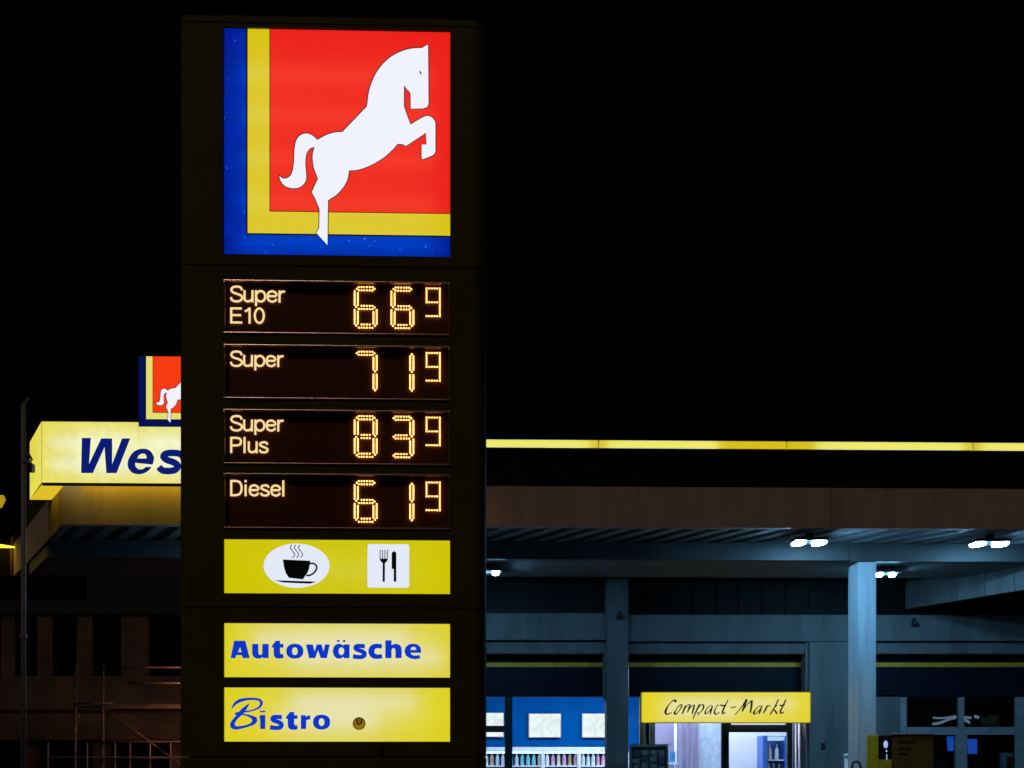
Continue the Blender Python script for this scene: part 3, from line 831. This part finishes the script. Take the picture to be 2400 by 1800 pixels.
for i, px in enumerate((1858, 1866, 1874, 1882)):
    xx = S(px, 1700, .4)[0]
    m.box(xx, xx + .028, .36 + .01 * (i % 2), .45, .03, zt)
m.build('side_frame', M_['alu'], dr)
# right bay
sbox('wall', M_['conc'], 2050, 1628, 2108, 1800, .36, .5, .004, z0=0)
wi = part_empty('window', shop)
fr = MB()
def fb(px0, py0, px1, py1, y0=.34, y1=.42):
    a, b, c, d = rect(SM, px0, py0, px1, py1, y0); fr.box(a, b, y0, y1, c, d)
fb(2110, 1634, 2125, 1830); fb(2126, 1704, 2246, 1722, .343); fb(2247, 1634, 2260, 1703.5); fb(2240, 1722.5, 2267, 1830, .338)
fb(2247, 1704, 2380, 1722, .342); fb(2381, 1634, 2401, 1830, .34)
fr.build('frame', M_['gframe'], wi)
MB().box(S(2125, 1700, .38)[0], S(2400, 1700, .38)[0], .385, .391, .3, zt).build('pane', M_['glass'], wi)
MB().box(S(2126, 1700, .36)[0], S(2400, 1700, .36)[0], .36, .5, .03, .3).build('sill_wall', M_['conc'], wi)
# switch on the pier
a, b, c, d = rect(SM, 1926, 1741, 1935, 1756, -.02)
MB().box(a, b, -.025, 0.0, c, d).build('switch', M_['dframe'], shop, bevel=.004)
# small dark devices on the concrete
for px, py, yd, lab in ((1452, 1440, -.06, 'small dark device fixed high on the slim grey column'), (2141, 1456, 0.0, 'small dark device fixed on the beam right of the lit column')):
    x, z = S(px, py, yd)
    o = thing('wall_device', lab, 'wall device', (x, SY0 + yd, z))
    MB().box(-.03, .03, -.05, -.002, -.03, .05).build('bracket', M_['dark'], o, bevel=.004)
    MB().lathe([(.001, -.1), (.05, -.085), (.065, -.04), (.06, -.031)], (0, -.07, 0), 14).build('dome', M_['dframe'], o, smooth=True)
# diagonal panel wall at the right
pw = thing('panel_wall', 'grey jointed panel band slanting forward below the canopy at right', 'panel band', (6.92, 18.6, 0))
d = Vector((0.9, -1.8)).normalized()
nrm = Vector((-d.y, d.x))
for k in range(5):
    a = d * (k * .55 - .35); b = d * ((k + 1) * .55 - .362)
    q_ = nrm * .09
    MB().prism([(a.x, a.y), (b.x, b.y), (b.x + q_.x, b.y + q_.y), (a.x + q_.x, a.y + q_.y)], 4.26, 4.72).build('panel', M_['panel'], pw)

# ---- shop sign
ms = thing('shop_sign', 'yellow light box lettered Compact-Markt above the shop door', 'light box', (0, 18.62, 0))
MM = frame_of((0, 18.62, 0))
T = lambda px, py, yl=0.0: loc(MM, px, py, yl)
x0, x1, z0, z1 = rect(MM, 1504, 1623, 1899, 1693, 0)
MB().flat([[(x0, z0), (x1, z0), (x1, z1), (x0, z1)]], 0).build('yellow_face', acrylic('yellow_shop_acrylic', (0.72, 0.60, 0.006), (0.10, 0.16, 0.38)), ms)
MB().box(x0, x1, .006, .14, z1 + .001, z1 + .012).box(x0, x1, .006, .14, z0 - .012, z0 - .001).box(x1 + .001, x1 + .012, 0, .14, z0, z1).box(x0 - .012, x0 - .001, 0, .14, z0, z1).box(x0, x1, .142, .15, z0, z1).build('casing', pm('yellow_casing', (.4, .3, .02), .5), ms)
MB().box(x0, x1, .132, .138, z0, z1).build('reflector', M_['white_in'], ms)
for a, b, k in ((.12, .55, .3), (.15, .9, .62)):
    MB().tube([(x0 + (x1 - x0) * a, .07, z0 + (z1 - z0) * k), (x0 + (x1 - x0) * b, .07, z0 + (z1 - z0) * k)], .012, 8).build('tube', M_['tube'], ms)
sm = (T(1701, 1650)[0] - T(1700, 1650)[0]) / 6.9125
tq = lambda x, y: T(1540 + x / 6.9125, 1620 + y / 6.9125)
PEN = [[(300, 180, 28), (290, 150, 26), (245, 162, 12), (182, 230, 14), (142, 310, 28), (136, 350, 28), (165, 374, 18), (240, 345, 8)],
 [(395, 212, 18), (398, 245, 18), (355, 320, 12), (312, 366, 16), (282, 360, 28), (298, 318, 14), (345, 245, 12), (392, 214, 14)],
 [(462, 228, 16), (435, 300, 22), (405, 372, 14)], [(430, 310, 6), (490, 235, 8), (535, 218, 14), (520, 270, 22), (490, 345, 14)], [(505, 310, 6), (560, 245, 8), (605, 228, 14), (590, 285, 22), (568, 370, 16)],
 [(690, 205, 16), (650, 290, 20), (610, 375, 16), (578, 450, 10)], [(640, 310, 6), (700, 235, 8), (745, 220, 16), (752, 265, 22), (715, 330, 10), (655, 358, 14), (688, 382, 8)],
 [(885, 230, 8), (835, 250, 8), (795, 305, 14), (778, 355, 22), (800, 365, 12), (850, 315, 6), (895, 245, 6)], [(900, 235, 14), (872, 320, 22), (858, 378, 10)],
 [(1000, 225, 16), (965, 245, 10), (935, 310, 16), (932, 355, 24), (962, 374, 14), (1010, 340, 6)],
 [(1150, 140, 12), (1100, 240, 18), (1062, 325, 22), (1064, 364, 18), (1110, 340, 6)], [(1018, 218, 14), (1060, 235, 20), (1115, 228, 22)],
 [(1195, 265, 12), (1280, 255, 14)],
 [(1262, 382, 10), (1340, 290, 12), (1410, 190, 12), (1452, 128, 10)], [(1450, 135, 30), (1420, 215, 30), (1380, 328, 20)], [(1395, 300, 6), (1470, 205, 10), (1532, 150, 14)], [(1532, 150, 30), (1528, 240, 26), (1508, 352, 18)],
 [(1690, 235, 8), (1640, 250, 8), (1590, 305, 14), (1566, 358, 28), (1595, 366, 12), (1650, 315, 6), (1695, 250, 6)], [(1702, 235, 14), (1668, 320, 22), (1645, 374, 12)],
 [(1788, 228, 16), (1755, 295, 22), (1718, 358, 12)], [(1745, 310, 6), (1800, 240, 10), (1838, 238, 20)],
 [(1968, 132, 18), (1905, 255, 16), (1830, 378, 16)], [(1945, 225, 12), (1885, 285, 14), (1915, 325, 22), (1945, 372, 20)],
 [(2088, 138, 18), (2040, 235, 18), (1998, 325, 22), (2010, 357, 20), (2060, 335, 6)], [(1985, 228, 18), (2025, 232, 22), (2070, 215, 16)]]
t = MB()
for i, s_ in enumerate(PEN):
    t.ribbon([tq(x, y) for x, y, q_ in s_], [max(14, q_ * 1.3) * sm for x, y, q_ in s_], -.005 - .0004 * (i % 4), len(s_) > 2)
t.build('lettering', M_['ink'], ms)

# ---- inside the shop
def inside(px0, py0, px1, py1, Y): 
    a, b = at(px0, py1, Y), at(px1, py0, Y)
    return a.x, b.x, a.z, b.z
for (a, b, c, d, lab) in ((1110, 1670, 1181, 1728, 'lit white picture board on the blue wall, seen through the narrow left window'),
                          (1239, 1672, 1315, 1729, 'lit white picture board in the middle of the blue shop wall'),
                          (1364, 1672, 1440, 1729, 'lit white picture board on the blue wall beside the grey column')):
    x0, x1, z0, z1 = inside(a, b, c, d, 23.5)
    o = thing('picture_board', lab, 'lit board', ((x0 + x1) / 2, 23.5, z0), 0, 'lit picture boards in the shop')
    hw, hz = (x1 - x0) / 2, z1 - z0
    MB().box(-hw, hw, .012, .09, 0, hz).build('frame', M_['alu'], o, bevel=.004)
    pmtl = bpy.data.materials.new('picture'); pmtl.use_nodes = True
    n = pmtl.node_tree; n.nodes.remove(n.nodes['Principled BSDF'])
    e = n.nodes.new('ShaderNodeEmission'); tc = n.nodes.new('ShaderNodeTexCoord')
    nz = n.nodes.new('ShaderNodeTexNoise'); nz.inputs['Scale'].default_value = 4; nz.inputs['Detail'].default_value = 3
    nz.inputs['Distortion'].default_value = 1.5
    rp = n.nodes.new('ShaderNodeValToRGB')
    rp.color_ramp.elements[0].position = .38; rp.color_ramp.elements[0].color = (.86, .83, .80, 1)
    rp.color_ramp.elements[1].position = .5; rp.color_ramp.elements[1].color = (1, .97, .92, 1)
    n.links.new(tc.outputs['Object'], nz.inputs[0]); n.links.new(nz.outputs[0], rp.inputs[0]); n.links.new(rp.outputs[0], e.inputs[0])
    e.inputs[1].default_value = 1.25
    n.links.new(e.outputs[0], n.nodes['Material Output'].inputs[0])
    MB().flat([[(-hw + .015, .015), (hw - .015, .015), (hw - .015, hz - .015), (-hw + .015, hz - .015)]], .009).build('picture', pmtl, o)

CY = 22.2
ck = thing('drinks_cooler', 'long white drinks cooler with lit shelves under the picture boards', 'cooler', (0, CY, 0))
x0, x1 = at(1090, 1752, CY).x, at(1470, 1752, CY).x
zt_ = at(1200, 1751, CY).z; zl = at(1200, 1794, CY).z
MB().box(x0, x1, .02, .75, zt_ - .1, zt_).build('top', M_['white_p'], ck, bevel=.006)
MB().box(x0, x1, .7, .75, .03, zt_ - .101).build('back', pm('cooler_blue', (.02, .06, .28), .5), ck)
cols = [at(p, 1770, CY).x for p in (1090, 1187, 1273, 1358, 1470)]
for x in cols:
    MB().box(x - .035, x + .035, 0, .69, .03, zt_ - .101).build('post', M_['white_p'], ck, bevel=.004)
for k in range(4):
    z = zl - .40 * k
    MB().box(x0, x1, .04, .69, z - .03, z).build('shelf', M_['white_p'], ck)
MB().box(x0 + .05, x1 - .05, .02, .05, zt_ - .118, zt_ - .103).build('light_tube', em('cooler_tube', (.6, .8, 1), 9.0), ck)
kinds = [('white', (.75, .78, .8)), ('amber', (.5, .33, .18)), ('teal', (.2, .48, .52)), ('pink', (.68, .34, .46)), ('cream', (.7, .62, .45))]
bmats = {n_: pm(n_ + '_bottle', c_, .3, var=.1) for n_, c_ in kinds}
bays = ['leftmost', 'second', 'third', 'rightmost']
weights = {0: ['white', 'cream', 'white', 'amber'], 1: ['teal', 'white', 'teal', 'cream'], 2: ['pink', 'white', 'amber', 'pink', 'cream'], 3: ['white', 'pink', 'cream', 'white']}
bottle_src = {}
def bottle(kind, xyz, lab, grp, sc_=1.0):
    if kind not in bottle_src:
        o = MB().lathe([(.001, 0), (.034, 0), (.037, .01), (.037, .15), (.030, .185), (.014, .215), (.013, .245), (.016, .247), (.016, .272), (.001, .273)], (0, 0, 0), 12).build('bottle', bmats[kind], smooth=True)
        bottle_src[kind] = o
    else:
        o = bottle_src[kind].copy(); col.objects.link(o)
    o.location = xyz; o.scale = (1, 1, sc_)
    tag(o, lab, 'bottle', grp)
for bi in range(4):
    a, b = cols[bi] + .09, cols[bi + 1] - .07
    n = int((b - a) / .088)
    for shelf in (0, 1):
        for k in range(n):
            kind = random.choice(weights[bi])
            bottle(kind, (a + (b - a) * k / max(1, n - 1), CY + .13 + random.uniform(0, .06), zl - .40 * shelf + .001),
                   f'{kind} bottle in the {bays[bi]} cooler bay, ' + ('upper shelf' if shelf == 0 else 'lower shelf'), 'bottles in the drinks cooler', random.uniform(.85, 1.06))

def wallpanel(name, lab, cat, m, px0, py0, px1, Y, th=.04, z0=.04):
    a = at(px0, py0, Y); b = at(px1, py0, Y)
    o = MB().box(-(b.x - a.x) / 2, (b.x - a.x) / 2, 0, th, 0, a.z - z0).build(name, m, bevel=.004)
    o.location = ((a.x + b.x) / 2, Y, z0)
    return tag(o, lab, cat)
wallpanel('wall_panel', 'mauve wall panel behind the glass under the left end of the yellow shop sign', 'panel', M_['mauve'], 1538, 1690, 1580, 21.6)
wallpanel('display_panel', 'pale blue-white panel between mauve curtain and shop door', 'panel', pm('pale_panel', (.6, .68, .8), .6), 1641, 1670, 1695, 21.5)
# mauve curtain with folds
a, b = at(1586, 1690, 21.4), at(1640, 1690, 21.4)
v, fc, n = [], [], 28
for i in range(n + 1):
    u = i / n
    y = .025 * math.sin(u * 26) + .012 * math.sin(u * 61)
    for z in (0.05, a.z): v.append(((b.x - a.x) * (u - .5), y, z))
for i in range(n): fc.append((2 * i, 2 * i + 2, 2 * i + 3, 2 * i + 1))
cu = MB().add(v, fc).build('curtain', pm('mauve_cloth', (.42, .36, .52), .9, var=.1), smooth=True)
cu.location = ((a.x + b.x) / 2, 21.4, 0)
tag(cu, 'mauve hanging curtain behind the glass left of the shop door', 'curtain')
# cabinet seen through the door
a, b = at(1788, 1724, 21.2), at(1846, 1724, 21.2)
cb_ = thing('glass_cabinet', 'tall blue-white lit cabinet seen through the right of the shop door', 'cabinet', ((a.x + b.x) / 2, 21.2, 0))
hw = (b.x - a.x) / 2
bl = pm('cabinet_blue', (.03, .12, .42), .4)
MB().box(-hw, -hw + .09, 0, .5, .03, a.z).box(hw - .05, hw, 0, .5, .03, a.z).box(-hw + .09, hw - .05, .45, .5, .03, a.z).build('case', bl, cb_, bevel=.004)
MB().box(-hw + .1, hw - .06, .01, .44, a.z - .09, a.z - .02).build('lamp', em('cabinet_lamp', (.6, .8, 1.0), 1.0), cb_)
for z in (.5, .9, 1.3, 1.68): MB().box(-hw + .1, hw - .06, .02, .44, z - .02, z).build('shelf', M_['white_p'], cb_)
for i, (dx, z, kd) in enumerate([(-.1, 1.3, 'white'), (.0, 1.3, 'teal'), (.1, 1.3, 'white'), (-.08, 1.68, 'cream'), (.06, 1.68, 'white')]):
    bottle(kd, ((a.x + b.x) / 2 + dx, 21.2 + .12, z + .001), f'{kd} bottle in the lit cabinet behind the door, ' + ('top shelf' if z > 1.5 else 'second shelf'), 'bottles in the lit cabinet', 1.1)
# table with a blue carton left of the curtain
a = at(1575, 1787, 21.1)
tb = thing('side_table', 'small white table behind the glass beside the mauve curtain', 'table', (a.x, 21.1, 0))
MB().box(-.11, .11, -.12, .12, a.z - .04, a.z).build('table_top', M_['white_p'], tb, bevel=.004)
for sx_ in (-.08, .08):
    for sy_ in (-.09, .09): MB().box(sx_ - .012, sx_ + .012, sy_ - .012, sy_ + .012, .03, a.z - .041).build('leg', M_['white_p'], tb)
ct = MB().prism([(-.05, -.04), (.05, -.03), (.04, .05), (-.06, .04)], 0, .21).build('carton', pm('blue_carton', (.08, .3, .6), .5, var=.6, scale=12), bevel=.004)
ct.location = (a.x + .01, 21.1, a.z + .001)
tag(ct, 'blue and white carton standing on the small white table', 'carton')

# ---- card rack in front of the glass
a, b = at(1476, 1744, 18.5), at(1566, 1744, 18.5)
cr = thing('card_rack', 'dark rack of printed cards in four columns in front of the shop window', 'card rack', ((a.x + b.x) / 2, 18.5, 0))
hw = (b.x - a.x) / 2; H = a.z
rk = pm('rack_green', (.16, .18, .18), .5)
MB().box(-hw, hw, .03, .06, .25, H).box(-hw, -hw + .03, -.02, .03, .25, H).box(hw - .03, hw, -.02, .03, .25, H).box(-hw + .03, hw - .03, -.02, .03, H - .05, H).build('board', rk, cr)
for sx_ in (-1, 1): MB().box(sx_ * (hw - .05) - .02, sx_ * (hw - .05) + .02, .0, .06, 0, .249).build('leg', rk, cr)
for i in range(4):
    z = H - .10
    for j in range(9):
        cx_ = -hw + .03 + (2 * hw - .06) * (i + .5) / 4
        hh = random.uniform(.07, .13)
        MB().box(cx_ - .05, cx_ + .05, .0, .028, z - hh, z).build('card', M_['paper'] if random.random() < .55 else M_['paper_d'], cr)
        z -= hh + random.uniform(.015, .03)

# ---- right bay contents
def strip_obj(pts, Y, label, wd=.05):
    ps = [at(px, py, Y) for px, py in pts]
    c0 = ps[0]
    m = MB()
    P2 = spline([(p.x - c0.x, p.z - c0.z, i * .02) for i, p in enumerate(ps)], 5)
    v = []
    for x, z, y in P2: v += [(x, y, z - wd / 2), (x, y, z + wd / 2), (x, y + .012, z + wd / 2), (x, y + .012, z - wd / 2)]
    fs = []
    for i in range(len(P2) - 1):
        for k in range(4): fs.append((4 * i + k, 4 * i + (k + 1) % 4, 4 * i + 4 + (k + 1) % 4, 4 * i + 4 + k))
    fs += [(0, 1, 2, 3), tuple(4 * (len(P2) - 1) + k for k in (3, 2, 1, 0))]
    o = m.add(v, fs).build('pale_strip', em('pale_strip_glow', (.30, .45, .62), .38))  # pale streaks behind the pane, built as self-glowing strips
    o.location = c0
    tag(o, label, 'light strip', 'pale strips behind the dark right window'); o.name = 'glow_strip'
strip_obj([(2186, 1697), (2205, 1694), (2225, 1686), (2245, 1681)], 20.2, 'lower curved pale blue glowing strip left of the window mullion')
strip_obj([(2187, 1682), (2205, 1683), (2225, 1681), (2244, 1678)], 20.4, 'upper faint glowing strip left of the window mullion', .035)
strip_obj([(2260, 1681), (2270, 1682), (2279, 1682)], 20.3, 'short upper pale strip right of the window mullion', .045)
strip_obj([(2260, 1687), (2268, 1690), (2276, 1694)], 20.2, 'short lower pale strip right of the window mullion', .05)
strip_obj([(2284, 1679), (2290, 1680), (2297, 1681)], 20.1, 'bright blue strip just left of the beige shade', .055)
a = at(2309, 1704, 20.0)
ls = MB().lathe([(.13, 0), (.155, .06), (.17, .13), (.172, .24)], (0, 0, 0), 24).build('lamp_shade_drum', M_['beige'], smooth=True)
ls.location = (a.x + .14, 20.1, a.z); ls.name = 'drum_shade'
tag(ls, 'beige curved drum shade in the dark right window', 'shade')
def screen(px0, py0, px1, py1, Y, label):
    a, b = at(px0, py1, Y), at(px1, py0, Y)
    o = thing('blue_screen', label, 'screen', ((a.x + b.x) / 2, Y, a.z), R(8), 'blue screens in the right window')
    hw, h = (b.x - a.x) / 2, b.z - a.z
    MB().flat([[(-hw * .8, 0), (hw, 0), (hw, h), (-hw, h)]], 0).build('picture', M_['bluescreen'], o)
    MB().box(-hw, hw, .006, .05, -.02, h + .01).build('casing', M_['pump_k'], o, bevel=.004)
    MB().box(-.03, .03, .01, .04, -.3, -.021).build('stand', M_['pump_k'], o)
screen(2218, 1726, 2240, 1760, 20.0, 'glowing blue screen left of the lower window mullion')
screen(2266, 1732, 2291, 1767, 20.0, 'glowing blue screen right of the lower window mullion')
a, b = at(2350, 1764, 19.62), at(2374, 1764, 19.62)
bxo = thing('boxed_goods', 'white box with a red printed panel at the right window edge', 'box', ((a.x + b.x) / 2, 19.62, a.z - .5))
hw = (b.x - a.x) / 2
MB().box(-hw, hw, 0, .12, 0, .5).build('carton', M_['white_p'], bxo, bevel=.005)
MB().box(-hw * .2, hw * .95, -.004, -.001, .1, .43).build('red_print', M_['red_p'], bxo)
MB().box(-hw - .1, hw + .1, -.05, .2, -.05, -.001).build('plinth', M_['dframe'], bxo)

# ================================================================== fuel pump in front of the column
FYp = 15.82
a, b = at(2032, 1722, FYp), at(2188, 1722, FYp)
fp = thing('fuel_pump', 'yellow, black and brown fuel pump standing in front of the lit column', 'fuel pump', (a.x, FYp, 0), R(-17))
FM_ = frame_of((a.x, FYp, 0), R(-17))
u = lambda px: loc(FM_, px, 1750, 0)[0]
Wp, H = u(2188), a.z
MB().box(0, u(2059), 0, .33, .1, H).build('side_casing', M_['pump_y'], fp, bevel=.008)
MB().box(u(2059.5), u(2090), .02, .33, 1.66, H - .01).build('display_panel', M_['pump_k'], fp, bevel=.003)
MB().box(u(2059.5), u(2090), .005, .33, .1, 1.655).build('lower_panel', M_['pump_y'], fp, bevel=.003)
m = MB().flat([[(u(2076) + x, z) for x, z in ell(0, H - .14, .03, .055, 18)]], .016)
m.flat([[(u(2078) + x, z) for x, z in ell(0, H - .235, .012, .014, 10)]], .016)
m.flat([[(u(2077.5), H - .28), (u(2079.5), H - .28), (u(2079.5), H - .37), (u(2077.5), H - .37)]], .016)
m.build('display', em('pump_display', (.38, .55, .9), .9), fp)
MB().box(u(2090.5), Wp, .01, .33, .1, H - .004).build('front_panel', M_['pump_b'], fp, bevel=.006)
m = MB()
for k, z in enumerate((.10, .19, .27)): m.box(u(2105), u(2105 + (38, 30, 24)[k]), .004, .009, H - z - .012, H - z + .004)
m.build('print', M_['pump_k'], fp)
MB().box(u(2088), Wp + .01, -.01, .345, H - .003, H + .018).build('top', M_['steel'], fp, bevel=.003)
MB().box(.02, Wp - .02, .02, .31, 0, .099).build('plinth', M_['dark'], fp)
hp = [(-.02, .25, 1.1), (-.06, .2, 1.45), (-.1, .18, 1.6), (-.15, .16, 1.63), (-.2, .16, 1.58), (-.22, .17, 1.3), (-.18, .18, .7), (-.1, .2, .35), (-.02, .22, .5)]
MB().tube([p_ for p_ in spline(hp, 4)], .016, 8).build('hose', M_['rubber'], fp, smooth=True)
# white post
a = at(1984, 1766, 17.0)
wp = thing('white_post', 'slim white post with a flared cap left of the lit column', 'post', (a.x, 17.0, 0))
MB().lathe([(.035, 0), (.035, a.z - .07)], (0, 0, 0), 14).build('shaft', M_['white_p'], wp, smooth=True)
MB().lathe([(.036, a.z - .069), (.05, a.z - .05), (.055, a.z - .03), (.03, a.z - .005), (.001, a.z)], (0, 0, 0), 14).build('cap', M_['white_p'], wp, smooth=True)

# ================================================================== left side: pole, old building, scaffold
a = at(55, 948, 11.0)
po = thing('metal_pole', 'tall slim metal pole with a hooked tip and a small floodlight at far left', 'pole', (a.x, 11.0, 0))
MB().tube([(0, 0, 0), (0, 0, a.z)], .024, 12).build('shaft', M_['dull_steel'], po, smooth=True)
MB().tube([(0, 0, a.z), (.012, 0, a.z + .02), (.035, 0, a.z + .045), (.045, 0, a.z + .075)], [.012, .012, .010, .008], 8).build('hook', M_['dull_steel'], po, smooth=True)
zb = at(55, 1090, 11.0).z
MB().box(.0, .07, -.03, .03, zb + .02, zb + .05).tube([(.02, 0, zb + .13), (.06, 0, zb + .10), (.085, 0, zb + .05)], .012, 8).build('bracket', M_['dull_steel'], po)
MB().box(.045, .105, -.05, .03, zb - .07, zb + .01).build('floodlight', M_['housing'], po, bevel=.006)
MB().box(-.03, .03, -.03, .03, at(55, 1492, 11).z - .02, at(55, 1492, 11).z + .02).build('clamp', M_['dull_steel'], po, bevel=.004)

OY = 24.0
ob = thing('old_building', 'dark concrete building with pilasters behind the canopy on the left', 'building', (0, OY, 0))
xa, xb = at(-500, 1600, OY).x, at(640, 1600, OY).x
za, zb = at(200, 1735, OY).z, at(200, 1585, OY).z
zt2 = at(200, 1440, OY).z
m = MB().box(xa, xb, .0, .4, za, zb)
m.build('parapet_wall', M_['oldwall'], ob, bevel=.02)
MB().box(xa, xb, -.05, .0, za + .66, za + .72).build('ledge', M_['oldwall'], ob)
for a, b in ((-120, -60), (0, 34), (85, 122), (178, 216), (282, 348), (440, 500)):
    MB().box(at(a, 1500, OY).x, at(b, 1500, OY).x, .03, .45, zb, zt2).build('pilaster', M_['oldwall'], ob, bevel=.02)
MB().box(xa, xb, .9, 1.1, 0, zt2 + 1.5).build('rear_wall', M_['clad'], ob)
MB().box(xa, xb, .0, 1.2, zt2, zt2 + .5).build('top_beam', M_['clad'], ob)
for px in (60, 230, 410): MB().box(at(px, 1700, OY).x - .15, at(px, 1700, OY).x + .15, .1, .4, 0, za).build('support', M_['oldwall'], ob)

KY = 21.0
k0 = at(177, 1800, KY)
sf = thing('scaffold', 'steel scaffold with rails and a plank deck against the old building', 'scaffold', (k0.x, KY, 0))
kx = lambda px: at(px, 1700, KY).x - k0.x
kz = lambda py: at(200, py, KY).z
for px, top in ((177, 1557), (242, 1557), (440, 1557)):
    MB().tube([(kx(px), 0, 0), (kx(px), 0, kz(top))], .024, 8).build('post', M_['rust'], sf, smooth=True)
for a, b, y in ((242, 440, 1565), (300, 440, 1602), (177, 265, 1649), (242, 440, 1739), (242, 440, 1777)):
    MB().tube([(kx(a), -.03, kz(y)), (kx(b), -.03, kz(y))], .018, 8).build('rail', M_['rust'], sf, smooth=True)
MB().box(kx(246), kx(440), -.02, .5, kz(1661), kz(1651)).build('plank', M_['plank'], sf)
MB().box(kx(180), kx(240), .02, .5, kz(1658), kz(1652)).build('plank', M_['plank'], sf)
MB().tube([(kx(250), .03, kz(1666)), (kx(420), .03, kz(1790))], .016, 8).build('brace', M_['rust'], sf, smooth=True)
MB().tube([(kx(184), .03, kz(1672)), (kx(178), .03, kz(1715))], .016, 8).build('brace', M_['rust'], sf, smooth=True)
rl = thing('railing', 'low steel railing with thin uprights below the scaffold at lower left', 'railing', (at(113, 1800, 20.0).x, 20.0, 0))
for px in (113, 205, 270, 305, 352, 400):
    x = at(px, 1700, 20.0).x - rl.location.x
    MB().tube([(x, 0, 0), (x, 0, at(0, 1742 if px != 113 else 1740, 20.0).z)], .012, 6).build('upright', M_['rust'], rl, smooth=True)
MB().tube([(0, 0, at(0, 1775, 20).z), (at(430, 1700, 20).x - rl.location.x, 0, at(0, 1775, 20).z)], .012, 6).build('rail', M_['rust'], rl, smooth=True)
# sodium wall lamp behind the pylon whose light falls on the old building
a = at(530, 1490, 20.3)
wl = thing('wall_lamp', 'orange sodium lamp on a post hidden behind the dark pylon', 'lamp', (a.x, 20.3, 0))
MB().tube([(0, 0, 0), (0, 0, a.z + .1)], .04, 10).build('post', M_['steel'], wl, smooth=True)
MB().box(-.16, .16, -.12, .12, a.z + .101, a.z + .18).box(-.18, -.16, -.14, .14, a.z - .03, a.z + .1).box(.16, .18, -.14, .14, a.z - .03, a.z + .1).box(-.16, .16, -.14, -.12, a.z - .03, a.z + .1).box(-.16, .16, .12, .14, a.z - .03, a.z + .1).build('hood', M_['housing'], wl)
MB().box(-.1, -.05, -.06, .06, a.z - .02, a.z + .09).build('bulb', M_['sodium'], wl)
